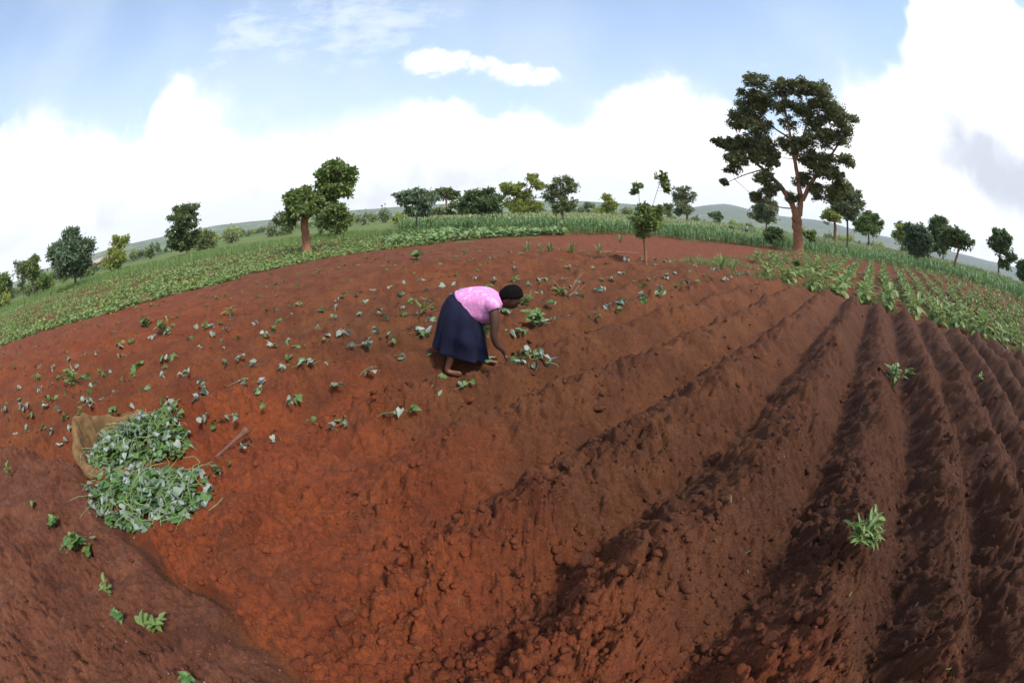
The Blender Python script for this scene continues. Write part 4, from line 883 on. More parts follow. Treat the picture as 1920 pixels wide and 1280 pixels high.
for i in range(6500):
    s0 = 13.6 + abs(g.normal(0, 5.0)); n0 = g.uniform(-17, 7.5); x, y = xy(s0, n0); r0 = math.hypot(x, y); a0 = math.degrees(math.atan2(x, y))
    if a0 > 88 or r0 > maize_edge(a0) + 0.4: continue
    if gnoise(np.array([x / 1.6]), np.array([y / 1.6]), 77)[0] < 0.0: continue
    P.append((x, y))
P = np.array(P); P = np.stack([P[:, 0], P[:, 1], height(P[:, 0], P[:, 1])], -1); s_ = Soup()
for k in range(7):
    n = len(P); s_.add(*blades(P + g.normal(0, 0.09, P.shape) * np.array([1, 1, 0]), g.uniform(0, 6.28, n), g.uniform(0.10, 0.26, n), np.full(n, 0.008), g.uniform(0.1, 0.7, n), g.uniform(0.1, 0.5, n), 2))
tag(link('plot_grass', s_.mesh('plot_grass', [M_GRASS])), 'thin green grass sprouting between the tobacco rows', 'grass', kind='stuff')

# ------------------------------------------------------------------ tobacco rows
cand = []
for k in range(-19, 8):
    n0 = 0.25 + k * 0.95
    for j in range(60):
        s0 = 13.9 + j * 0.56 + g.normal(0, 0.07); x, y = xy(s0, n0 + g.normal(0, 0.07)); r0 = math.hypot(x, y); a0 = math.degrees(math.atan2(x, y))
        if a0 > 86 or a0 < 33 or r0 > maize_edge(a0) - 0.5: continue
        if g.random() < 0.10 + 0.25 * (n0 > 4): continue
        if n0 > 5.5 and s0 < 15: continue
        cand.append((r0, x, y, s0 < 14.6))
cand.sort()
def tob_leaf(g): 
    return TOBL[int(g.integers(4))]
tob_f = []
for i in range(6):
    g2 = np.random.default_rng(220 + i); nl = 12; s_ = Soup()
    a = np.arange(nl) * 2.4 + g2.normal(0, 0.3, nl); P = np.zeros((nl, 3)); P[:, 2] = np.linspace(0.05, 0.75, nl)
    L = np.linspace(0.95, 0.5, nl) * g2.uniform(0.8, 1.1, nl); s_.add(*blades(P, a, L, L * 0.19, np.linspace(1.25, 0.5, nl), np.full(nl, 0.45), 3)); tob_f.append(s_.mesh('foliage', [M_TOB]))
TST = stem_mesh('stem', [[0, 0, -0.1], [0.01, 0, 0.35], [0, 0.01, 0.8]], [0.035, 0.028, 0.015], M_STEM)
for i, (r0, x, y, edge) in enumerate(cand[:290]):
    sc_ = g.uniform(0.50, 0.82) if edge else g.uniform(0.38, 0.62)
    zz_ = hz(x, y)
    lab = 'large leafy tobacco plant at the row end facing the bare ridges' if edge else ('young tobacco plant inside the rows close to the bare ridges' if r0 < 20 else 'young tobacco plant in the rows running up to the maize')
    if i < 70:
        t = empty('tobacco_plant', (x, y, zz_)); t.scale = (sc_,) * 3; t.rotation_euler.z = g.uniform(0, 6.28); link('stem', TST, t)
        for j in range(11):
            L = (1.0 - 0.04 * j) * g.uniform(0.75, 1.1); link('leaf', tob_leaf(g), t, V3(0, 0, 0.08 + 0.065 * j), (g.normal(0, 0.15), -(0.15 + 0.085 * j + g.normal(0, 0.1)), j * 2.4 + g.normal(0, 0.3)), L)
    else: t = plant('tobacco_plant', TST, 'stem', tob_f[i % 6], (x, y, zz_), g.uniform(0, 6.28), sc_)
    a0 = math.degrees(math.atan2(x, y)); lab += ' ' + ('before the tallest tree' if a0 < 45 else ('under the mango tree' if a0 < 54 else ('under the thick tree' if a0 < 63 else 'under the lone tree')))
    tag(t, lab, 'tobacco plant', lab.replace('plant', 'plants', 1))
rest = np.array([(c[1], c[2]) for c in cand[290:]])
if len(rest):
    z = height(rest[:, 0], rest[:, 1]); n = len(rest); s_ = Soup(); nl = 10; sz = g.uniform(0.28, 0.45, n)
    P = np.repeat(np.stack([rest[:, 0], rest[:, 1], z], -1), nl, 0); P[:, 2] += np.tile(np.linspace(0.05, 0.7, nl), n) * np.repeat(sz, nl)
    L = np.tile(np.linspace(0.95, 0.5, nl), n) * np.repeat(sz, nl); s_.add(*blades(P, g.uniform(0, 6.28, n * nl), L, L * 0.19, np.tile(np.linspace(1.25, 0.5, nl), n), np.full(n * nl, 0.45), 2))
    tag(link('tobacco_rows', s_.mesh('tobacco_rows', [M_TOB])), 'back of the tobacco plot where the rows close up before the maize', 'tobacco', kind='stuff')

# ------------------------------------------------------------------ sack, vine piles, hoe
M_SACK = plain_mat('sackcloth', (0.20, 0.115, 0.045), (0.105, 0.058, 0.024), 9, 0.95, 0.8)
def heap(name, label, c, u, a, b, H, nleaf, nstem, seed, under=True, fresh=0.12, zoff=0.0, ls=0.10, sl=(0.16, 0.34)):
    g = np.random.default_rng(seed); u = np.array(u) / np.linalg.norm(u); v = np.array([-u[1], u[0]])
    z0 = hz(*c); t = tag(empty(name, (c[0], c[1], z0)), label, 'vine pile')
    def surf(rho, ph):
        p = u * a * rho * math.cos(ph) + v * b * rho * math.sin(ph); gz = max(hz(c[0] + p[0], c[1] + p[1]) - z0, -0.05)
        return p, gz, H * (1 - rho ** 2.2) + zoff * (1 - rho ** 4)
    if under:
        s_ = Soup(); n = 700; P = []
        for i in range(n):
            rho = math.sqrt(g.random()) * 0.95; p, gz, h = surf(rho, g.uniform(0, 6.28)); P.append((p[0], p[1], gz + h * g.uniform(0.3, 0.92)))
        P = np.array(P); N = g.normal(0, 0.5, P.shape); N[:, 2] += 1; L = g.uniform(0.06, 0.11, n)
        s_.add(*cards(P, g.normal(size=P.shape) * np.array([1, 1, 0.3]), N, L, L * 0.45, 0.1)); o = link('under_leaves', s_.mesh('under_leaves', [M_GRN]), t); o['kind'] = 'stuff'
    for i in range(nstem):
        rho = math.sqrt(g.random()) * 1.02; p, gz, h = surf(min(rho, 1), g.uniform(0, 6.28)); L = g.uniform(*sl)
        link('stem', STEMS[int(g.integers(6))], t, V3(p[0], p[1], gz + h + 0.015), (g.normal(0, 0.6), g.normal(0, 0.18), g.uniform(0, 6.28)), (L, L, 0.28))
        
    for i in range(nleaf):
        rho = math.sqrt(g.random()) * 1.05; p, gz, h = surf(min(rho, 1.03), g.uniform(0, 6.28))
        m = GREEN[int(g.integers(4))] if g.random() < fresh else PALE[int(g.integers(6))]
        link('leaf', m, t, V3(p[0], p[1], gz + max(h, 0) + g.uniform(0.0, 0.05)), (g.normal(0, 0.6), g.normal(0.1, 0.5), g.uniform(0, 6.28)), ls * g.uniform(0.65, 1.2))
    return t
heap('vine_pile', 'heap of wilted sweet potato vines held in the brown sack', (-3.38, 2.10), (0.90, 0.44), 0.66, 0.34, 0.13, 280, 90, 701, fresh=0.16, zoff=0.05, ls=0.072)
heap('vine_pile', 'heap of pale wilted vines spilled on the ground before the sack', (-2.74, 1.58), (0.97, 0.24), 0.68, 0.37, 0.11, 290, 120, 702, fresh=0.10, ls=0.075)
x, y, z = on_ground(1000, 678)
heap('vine_bundle', 'small bundle of cut vines laid on the ridge beside the woman\'s hand', (x, y), (1, 0.4), 0.19, 0.09, 0.04, 26, 9, 703, under=False, fresh=0.2, ls=0.085, sl=(0.08, 0.15))
def make_sack():
    c = np.array([-3.42, 2.10]); u = np.array([0.92, 0.40]); u /= np.linalg.norm(u); v = np.array([-u[1], u[0]]); z0 = hz(*c)
    nph = 96; prof = [(1.10, -0.06), (1.20, 0.35), (1.17, 0.75), (1.08, 1.0), (1.02, 1.02), (0.98, 0.85), (0.94, 0.3), (0.90, -0.05)]
    g = np.random.default_rng(9); V = []
    for i in range(nph):
        ph = 2 * math.pi * i / nph; dl = abs((ph - math.pi + math.pi) % (2 * math.pi) - math.pi)
        dl = abs(ph - 3.0); H = 0.025 + 0.36 * math.exp(-(dl / 0.7) ** 2) + 0.13 * math.exp(-(((ph - 1.9)) / 0.6) ** 2) + 0.05 * math.exp(-(((ph - 4.6)) / 0.5) ** 2); shr = 1 - 0.42 * max(0.0, math.cos(ph + 0.2))
        H *= 1 + 0.10 * mnoise.noise(Vector((math.cos(ph) * 4, math.sin(ph) * 4, 1.0)))
        for k, (rr, hh) in enumerate(prof):
            wv = 1 + 0.05 * mnoise.noise(Vector((math.cos(ph) * 7, math.sin(ph) * 7, k * 0.35))) + 0.035 * mnoise.noise(Vector((math.cos(ph) * 17, math.sin(ph) * 17, k * 0.3)))
            p = u * 0.72 * rr * wv * shr * math.cos(ph) + v * 0.42 * rr * wv * shr * math.sin(ph)
            gz = hz(c[0] + p[0], c[1] + p[1]) - z0
            V.append((p[0], p[1], min(gz, 0.12) + H * hh + 0.012 * mnoise.noise(Vector((p[0] * 14, p[1] * 14, k)))))
    m = len(prof); F = [(i * m + k, ((i + 1) % nph) * m + k, ((i + 1) % nph) * m + k + 1, i * m + k + 1) for i in range(nph) for k in range(m - 1)]
    o = link('sack', mesh_np('sack', V, F, [M_SACK], None, True), loc=(c[0], c[1], z0)); md = o.modifiers.new('sub', 'SUBSURF'); md.levels = md.render_levels = 1
    tag(o, 'brown cloth sack lying open round a heap of vines', 'sack')
make_sack()
M_WOOD = plain_mat('worn_wood', (0.16, 0.07, 0.042), (0.10, 0.042, 0.026), 10, 0.7, 0.3, (1, 6, 6))
M_IRON = plain_mat('old_iron', (0.10, 0.07, 0.06), (0.16, 0.08, 0.05), 20, 0.6, 0.2)
def make_hoe():
    p0 = np.array(on_ground(416, 846)); p1 = np.array(on_ground(468, 826)); t = tag(empty('hoe', p0), 'short hoe with knobbed wooden handle half buried beside the sack', 'hoe')
    d = p1 - p0; d[2] = 0.05; L = np.linalg.norm(d); dn = d / L
    ts_ = np.array([-0.25, 0, 0.3, 0.6, 0.8, 0.92, 1.0, 1.06]); rd = np.array([0.015, 0.016, 0.017, 0.019, 0.024, 0.034, 0.038, 0.024])
    P = dn * (ts_ * L)[:, None] + np.array([0, 0, -0.005]); P[:, 2] += 0.03 * ts_
    V, F = tube(P, rd, 12); link('handle', mesh_np('handle', V, F, [M_WOOD], None, True), t)
    tip = dn * L * 0.93; sd_ = np.array([-dn[1], dn[0], 0]); fw = np.array([0.5, -0.1, -0.55]); fw /= np.linalg.norm(fw)
    V = []
    for k, (q, wd) in enumerate([(0, 0.012), (0.08, 0.03), (0.14, 0.07), (0.20, 0.08)]):
        for s_ in (-1, 1):
            for th in (-0.003, 0.003): V.append(tip + fw * q + sd_ * wd * s_ + np.array([0, 0, 0.02 + th]))
    F = []
    for k in range(3):
        a = k * 4; F += [(a, a + 2, a + 6, a + 4), (a + 1, a + 5, a + 7, a + 3), (a, a + 4, a + 5, a + 1), (a + 2, a + 3, a + 7, a + 6)]
    F += [(0, 1, 3, 2), (12, 14, 15, 13)]
    link('blade', mesh_np('blade', V, F, [M_IRON]), t)
make_hoe()

# ------------------------------------------------------------------ clods and crumbs
import bmesh
def ico(sub, seed):
    bm = bmesh.new(); bmesh.ops.create_icosphere(bm, subdivisions=sub, radius=1.0); V = np.array([v.co[:] for v in bm.verts]); F = np.array([[v.index for v in f.verts] for f in bm.faces]); bm.free()
    g = np.random.default_rng(seed); o = g.uniform(-9, 9, 3)
    N = unit(g.normal(size=(11, 3))); D = g.uniform(0.55, 0.95, 11); dots = V @ N.T
    k = np.min(np.where(dots > 0.05, D / np.maximum(dots, 0.05), 1.25), axis=1)
    k = np.minimum(k, 1.15) + np.array([0.22 * mnoise.noise(Vector(v * 2.6 + o)) for v in V])
    return V * k[:, None] * np.array([1.1, 0.95, 0.72]), F
def scatter_clods(name, label, n, sub, smin, smax, rmax, seed):
    g = np.random.default_rng(seed); S = Soup(); pro = [ico(sub, seed + i) for i in range(8)]
    a = np.radians(g.uniform(-110, 110, n)); r = 0.7 * (rmax / 0.7) ** g.random(n) ; x = r * np.sin(a); y = r * np.cos(a); s_, n_ = sn(x, y)
    ok = (s_ > bank_edge(n_) + 0.05) & (s_ < 13.0); x, y = x[ok], y[ok]; z = height(x, y); s_, n_ = sn(x, y)
    sz = smin * (smax / smin) ** (g.random(len(x)) ** 1.7)
    for i in range(8):
        sel = np.arange(i, len(x), 8); V, F = pro[i]; m = len(sel)
        th = g.uniform(0, 6.28, m); c, s2 = np.cos(th), np.sin(th)
        Vr = np.stack([V[None, :, 0] * c[:, None] - V[None, :, 1] * s2[:, None], V[None, :, 0] * s2[:, None] + V[None, :, 1] * c[:, None], np.repeat(V[None, :, 2], m, 0)], -1) * sz[sel][:, None, None]
        Vr += np.stack([x[sel], y[sel], z[sel] - sz[sel] * 0.05], -1)[:, None]
        S.add(Vr.reshape(-1, 3), (F[None] + (np.arange(m) * len(V))[:, None, None]).reshape(-1, 3))
    me = S.mesh(name, [M_SOIL], False)
    Vv = np.concatenate(S.V); s_, n_ = sn(Vv[:, 0], Vv[:, 1]); nz = 0.5 * fbm(Vv[:, 0], Vv[:, 1], 0.9, 4, 83)
    red = np.clip(1 - sstep(s_ + 0.9 * nz + 0.12 * np.abs(n_ - 1.8), 0.2, 2.3), 0, 1); moist_vignette = 0.6 * (1 - sstep(n_ + 0.5 * nz, -0.6, 3.0)) * sstep(s_, 0.6, 2.2)  # clods take the same damp tone and painted vignetting as their ridges
    C = np.stack([red, red * 0, moist_vignette, red * 0 + 1], -1).astype(np.float32); at = me.color_attributes.new('soil', 'FLOAT_COLOR', 'POINT'); at.data.foreach_set('color', C.ravel())
    tag(link(name, me), label, 'soil', kind='stuff')
scatter_clods('soil_clods', 'countless lumps of turned red soil covering the ridges', 3600, 2, 0.012, 0.036, 11.0, 800)
scatter_clods('soil_lumps', 'countless small broken lumps of red soil between the larger clods', 9000, 1, 0.006, 0.016, 8.0, 860)
scatter_clods('soil_crumbs', 'countless small crumbs of red soil strewn between the lumps', 7000, 1, 0.003, 0.007, 4.0, 820)
def bank_grit():
    g = np.random.default_rng(840); S = Soup(); n = 7500; a = np.radians(g.uniform(-112, 5, n)); r = 0.9 * (7 / 0.9) ** g.random(n); x = r * np.sin(a); y = r * np.cos(a); s_, n_ = sn(x, y)
    ok = s_ < bank_edge(n_) + 0.1; x, y = x[ok], y[ok]; z = height(x, y); sz = 0.0028 * 6.5 ** (g.random(len(x)) ** 2.0); small = g.random(len(x)) < 0.06; sz = np.where(small, np.minimum(sz, 0.007), sz); V, F = ico(1, 841)
    P = V[None] * sz[:, None, None] * g.uniform(0.7, 1.3, (len(x), 1, 3)) + np.stack([x, y, z + 0.3 * sz], -1)[:, None]
    F2 = (F[None] + (np.arange(len(x)) * len(V))[:, None, None]).reshape(-1, 3); pick_ = small
    S.V.append(P.reshape(-1, 3).astype(np.float32)); S.F.append(F2); S.M.append(np.repeat(pick_.astype(int), len(F)))
    me = S.mesh('bank_grit', [M_SOIL, plain_mat('pale_grit', (0.34, 0.19, 0.14), (0.22, 0.10, 0.065), 30, 0.9, 0)])
    at = me.color_attributes.new('soil', 'FLOAT_COLOR', 'POINT'); at.data.foreach_set('color', np.tile(np.array([0.2, 0.6, 0, 1], np.float32), len(me.vertices)))
    tag(link('bank_grit', me), 'countless grains and small crumbs on the trodden bank', 'grit', kind='stuff')
bank_grit()
def clod(px, py, size, flat, label, seed):
    V, F = ico(3, seed); x, y, z = on_ground(px, py); V = V * size * np.array([1, 1, flat])
    me = mesh_np('soil_clod', V, F, [M_SOIL], None, True); red = 0.8 if px < 1000 else 0.15
    at = me.color_attributes.new('soil', 'FLOAT_COLOR', 'POINT'); at.data.foreach_set('color', np.tile(np.array([red, 0, 0.15 if red > 0.5 else 0.5, 1], np.float32), len(V)))
    tag(link('soil_clod', me, loc=(x, y, z + size * 0.12), rot=(0, 0, seed)), label, 'clod')
for i, (px, py, s_, f, lb) in enumerate([(648, 1158, 0.060, 0.8, 'biggest rounded red clod on the loose soil below the vine pile'), (780, 1197, 0.035, 0.5, 'flat brown chip of soil on the loose red soil'), (1005, 1112, 0.035, 0.6, 'elongated clod lying in the furrow bottom'), (1100, 1050, 0.045, 0.8, 'rounded clod on a furrow edge under the planting ridge'),
        (875, 960, 0.035, 0.9, 'single round pebble like clod beside the furrow'), (1442, 1200, 0.05, 0.9, 'broad dark clod beside the bushy narrow leaved weed\'s ridge'), (1120, 765, 0.07, 0.6, 'large flat faced clod on the ridge past the woman\'s hand'), (880, 750, 0.06, 0.6, 'angular purple clod just below the woman\'s rear foot'), (560, 1248, 0.04, 0.8, 'red clod at the foot of the trodden bank'), (1060, 870, 0.04, 0.8, 'clod perched on the crest of an empty ridge')]):
    clod(px, py, s_, f, lb, 900 + i)
# loose blades of grass and leaf scraps on the bare ridges
V, F = blades(np.zeros((1, 3)), np.zeros(1), np.ones(1), np.full(1, 0.06), np.full(1, 1.35), np.full(1, 0.15), 4); SCRAP = mesh_np('leaf_scrap', V, F, [M_GRASS], None, True)
for i, (px, py) in enumerate([(1370, 945), (1400, 1070), (1395, 1040), (1470, 860), (1245, 840), (1345, 1020), (660, 1150), (1720, 1130), (1880, 1195), (1780, 1255), (860, 1135), (775, 1215), (982, 812), (670, 830), (780, 920), (1190, 700), (1540, 745), (1160, 1160), (1770, 920), (1785, 870), (930, 880), (705, 945), (1590, 1120), (1550, 720)]):
    x, y, z = on_ground(px, py)
    tag(link('leaf_scrap', SCRAP, loc=(x, y, z + 0.012), rot=(g.normal(0, 0.3), g.normal(0, 0.2), g.uniform(0, 6.28)), scale=g.uniform(0.03, 0.06)), 'loose green blade of grass dropped on the bare ridges', 'leaf scrap', 'grass scraps on the bare ridges')

# ------------------------------------------------------------------ people
def skin_mat(name, c1, c2, dust=None):
    m, t, b = new_mat(name); tc = nn(t, 'ShaderNodeTexCoord'); v = tc.outputs['Object']
    c = mixc(t, noise_tex(t, v, 14, 4), c1, c2)
    if dust:
        sp = nn(t, 'ShaderNodeSeparateXYZ'); t.links.new(v, sp.inputs[0]); c = mixc(t, mapr(t, sp.outputs[2], 0.28, 0.05), c, dust)
    t.links.new(c, b.inputs['Base Color']); b.inputs['Roughness'].default_value = 0.5
    return m
def skin_piece(joints, edges):
    me = bpy.data.meshes.new('tmp'); me.from_pydata([j[:3] for j in joints], edges, [])
    o = bpy.data.objects.new('tmp', me); col.objects.link(o)
    md = o.modifiers.new('skin', 'SKIN'); md.use_smooth_shade = True
    for i, j in enumerate(joints): 
        rr = j[3] if isinstance(j[3], tuple) else (j[3], j[3]); me.skin_vertices[0].data[i].radius = rr
        me.skin_vertices[0].data[i].use_root = (i == 0)
    s2 = o.modifiers.new('sub', 'SUBSURF'); s2.levels = s2.render_levels = 2
    bpy.context.view_layer.update(); dg = bpy.context.evaluated_depsgraph_get(); ev = o.evaluated_get(dg); m2 = ev.to_mesh()
    m2.calc_loop_triangles()
    V = np.array([v.co[:] for v in m2.vertices]); F = np.array([t.vertices[:] for t in m2.loop_triangles]); ev.to_mesh_clear()
    bpy.data.objects.remove(o); bpy.data.meshes.remove(me)
    return V, F
def chain(pts): return skin_piece(pts, [(i, i + 1) for i in range(len(pts) - 1)])
def fuse(name, pieces, mat, voxel=0.007):
    S = Soup()
    for V, F in pieces:
        F = np.asarray(F)
        if F.shape[1] == 4: F = np.concatenate([F[:, [0, 1, 2]], F[:, [0, 2, 3]]])
        S.add(V, F)
    me = S.mesh('tmp', []); o = bpy.data.objects.new('tmp', me); col.objects.link(o)
    rm = o.modifiers.new('re', 'REMESH'); rm.mode = 'VOXEL'; rm.voxel_size = voxel; rm.use_smooth_shade = True
    sm = o.modifiers.new('sm', 'SMOOTH'); sm.factor = 0.5; sm.iterations = 2
    bpy.context.view_layer.update(); dg = bpy.context.evaluated_depsgraph_get(); m2 = bpy.data.meshes.new_from_object(o.evaluated_get(dg)); m2.name = name
    bpy.data.objects.remove(o); m2.materials.clear(); m2.materials.append(mat)
    m2.polygons.foreach_set('use_smooth', np.ones(len(m2.polygons), bool))
    return m2
def head_shape(c, fwd, up, size=1.0, grow=0.0, hair=False, seed=3):
    """head of radius ~0.1 m; fwd = where the face looks"""
    fwd = np.array(fwd, float); fwd /= np.linalg.norm(fwd); up = np.array(up, float); side = np.cross(up, fwd); side /= np.linalg.norm(side); up = np.cross(fwd, side)
    nu, nv = 40, 28; V = []
    for i in range(nv + 1):
        th = math.pi * i / nv
        for j in range(nu):
            ph = 2 * math.pi * j / nu; d = np.array([math.sin(th) * math.cos(ph), math.sin(th) * math.sin(ph), math.cos(th)])   # x fwd, y side, z up
            r = np.array([0.098, 0.076, 0.118]) * d
            if d[2] < 0: r[0] *= 1 - 0.10 * d[2] * d[2]; r[1] *= 1 - 0.30 * d[2] * d[2]
            def gb(dx, dy, dz, s, h): return h * math.exp(-((d[0] - dx) ** 2 + (d[1] - dy) ** 2 + (d[2] - dz) ** 2) / s ** 2)
            k = 0.0
            if not hair:
                k += gb(0.97, 0, -0.18, 0.16, 0.020) + gb(0.99, 0, -0.02, 0.12, 0.008) + gb(0.86, 0, -0.50, 0.17, 0.012) + gb(0.72, 0, -0.70, 0.2, 0.006)
                k += gb(0.90, 0.36, 0.02, 0.14, -0.008) + gb(0.90, -0.36, 0.02, 0.14, -0.008) + gb(0.92, 0, 0.20, 0.30, 0.004)
                k += gb(-0.05, 1, -0.08, 0.13, 0.014) + gb(-0.05, -1, -0.08, 0.13, 0.014)
            else:
                k = 0.020 + 0.006 * mnoise.noise(Vector(d * 14)) + 0.004 * mnoise.noise(Vector(d * 30))
                vv = d[0] * -0.62 + d[2] * 0.78; k = -0.025 + (k + 0.025) * float(sstep(vv, -0.16, 0.02))
            p = (r + d * k) * size; V.append(np.array(c) + fwd * p[0] + side * p[1] + up * p[2])
    F = [(i * nu + j, (i + 1) * nu + j, (i + 1) * nu + (j + 1) % nu, i * nu + (j + 1) % nu) for i in range(nv) for j in range(nu)]
    return np.array(V), np.array(F)
def hand(wrist, dirv, side, size=1.0, curl=0.5):
    """palm and five fingers from the wrist along dirv; side points to the thumb"""
    d = np.array(dirv, float); d /= np.linalg.norm(d); s = np.array(side, float); s -= d * s.dot(d); s /= np.linalg.norm(s); n = np.cross(d, s); w_ = np.array(wrist)
    out = [chain([tuple(w_) + (0.022,), tuple(w_ + d * 0.045 * size) + ((0.036, 0.016),), tuple(w_ + d * 0.085 * size) + ((0.036, 0.014),)])]
    for k, (o_, L) in enumerate([(0.030, 0.070), (0.010, 0.080), (-0.010, 0.074), (-0.029, 0.056)]):
        b = w_ + d * 0.075 * size + s * o_; P = [b]
        for q in range(3):
            a = curl * (q + 0.6); P.append(P[-1] + (d * math.cos(a) - n * math.sin(a)) * L * size / 2.6)
        out.append(chain([tuple(p) + (0.0085 - 0.001 * i,) for i, p in enumerate(P)]))
    b = w_ + d * 0.025 * size + s * 0.025; out.append(chain([tuple(b) + (0.012,), tuple(b + d * 0.03 + s * 0.028) + (0.011,), tuple(b + d * 0.06 + s * 0.032 - n * 0.012) + (0.009,)]))
    return out
def loft(rings, nseg=40, folds=None, thick=0.0):
    """rings: (top/back point, bottom/front point, half width in y) -> open tube"""
    V = []
    for i, (B_, F_, w_, yc) in enumerate(rings):
        B_ = np.array([B_[0], yc, B_[1]]); F_ = np.array([F_[0], yc, F_[1]]); c = (B_ + F_) / 2; a = (B_ - F_) / 2
        for j in range(nseg):
            th = 2 * math.pi * j / nseg; k = 1.0
            if folds: k += folds(i / (len(rings) - 1), th)
            ct = math.cos(th); stt = math.sin(th); ct = math.copysign(abs(ct) ** 0.88, ct); stt = math.copysign(abs(stt) ** 0.88, stt)
            V.append(c + a * ct * k + np.array([0, w_ * stt * k, 0]))
    m = len(rings); F = [(i * nseg + j, i * nseg + (j + 1) % nseg, (i + 1) * nseg + (j + 1) % nseg, (i + 1) * nseg + j) for i in range(m - 1) for j in range(nseg)]
    return np.array(V), np.array(F)
def dense(rings, k=5):
    A = np.array([[*r[0], *r[1], r[2], r[3]] for r in rings], float); t0 = np.arange(len(A)); t1 = np.linspace(0, len(A) - 1, (len(A) - 1) * k + 1)
    B = np.stack([np.interp(t1, t0, A[:, i]) for i in range(6)], -1)
    for _ in range(3): B[1:-1] = (B[:-2] + 2 * B[1:-1] + B[2:]) / 4
    return [((b[0], b[1]), (b[2], b[3]), b[4], b[5]) for b in B]
def shirt_mat():
    m, t, b = new_mat('pink_print'); tc = nn(t, 'ShaderNodeTexCoord'); v = tc.outputs['Object']
    n = noise_tex(t, v, 17, 3, 0.5, 1.6); n2 = noise_tex(t, v, 60, 3)
    c = mixc(t, mapr(t, n2, 0.3, 0.7), (0.62, 0.20, 0.46), (0.70, 0.27, 0.53)); c = mixc(t, mapr(t, n, 0.56, 0.62, 0, 0.5), c, (0.80, 0.60, 0.72))
    t.links.new(c, b.inputs['Base Color']); b.inputs['Roughness'].default_value = 0.85; bump(t, b, noise_tex(t, v, 9, 3), 0.35, 0.03)
    return m
M_SHIRT = shirt_mat(); M_NAVY = plain_mat('navy_cloth', (0.0045, 0.0055, 0.020), (0.008, 0.010, 0.034), 6, 0.9, 0.2)
M_SKIN = skin_mat('dark_skin', (0.060, 0.026, 0.017), (0.085, 0.038, 0.024), (0.21, 0.085, 0.042)); M_HAIR = plain_mat('black_hair', (0.005, 0.0045, 0.0045), (0.010, 0.009, 0.008), 60, 1.0, 0.9, None, 0.04)
def cloth(name, VF, mat, parent, thick=0.006):
    o = link(name, mesh_np(name, VF[0], VF[1], [mat], None, True), parent); sd_ = o.modifiers.new('so', 'SOLIDIFY'); sd_.thickness = thick; sd_.offset = 1; return o
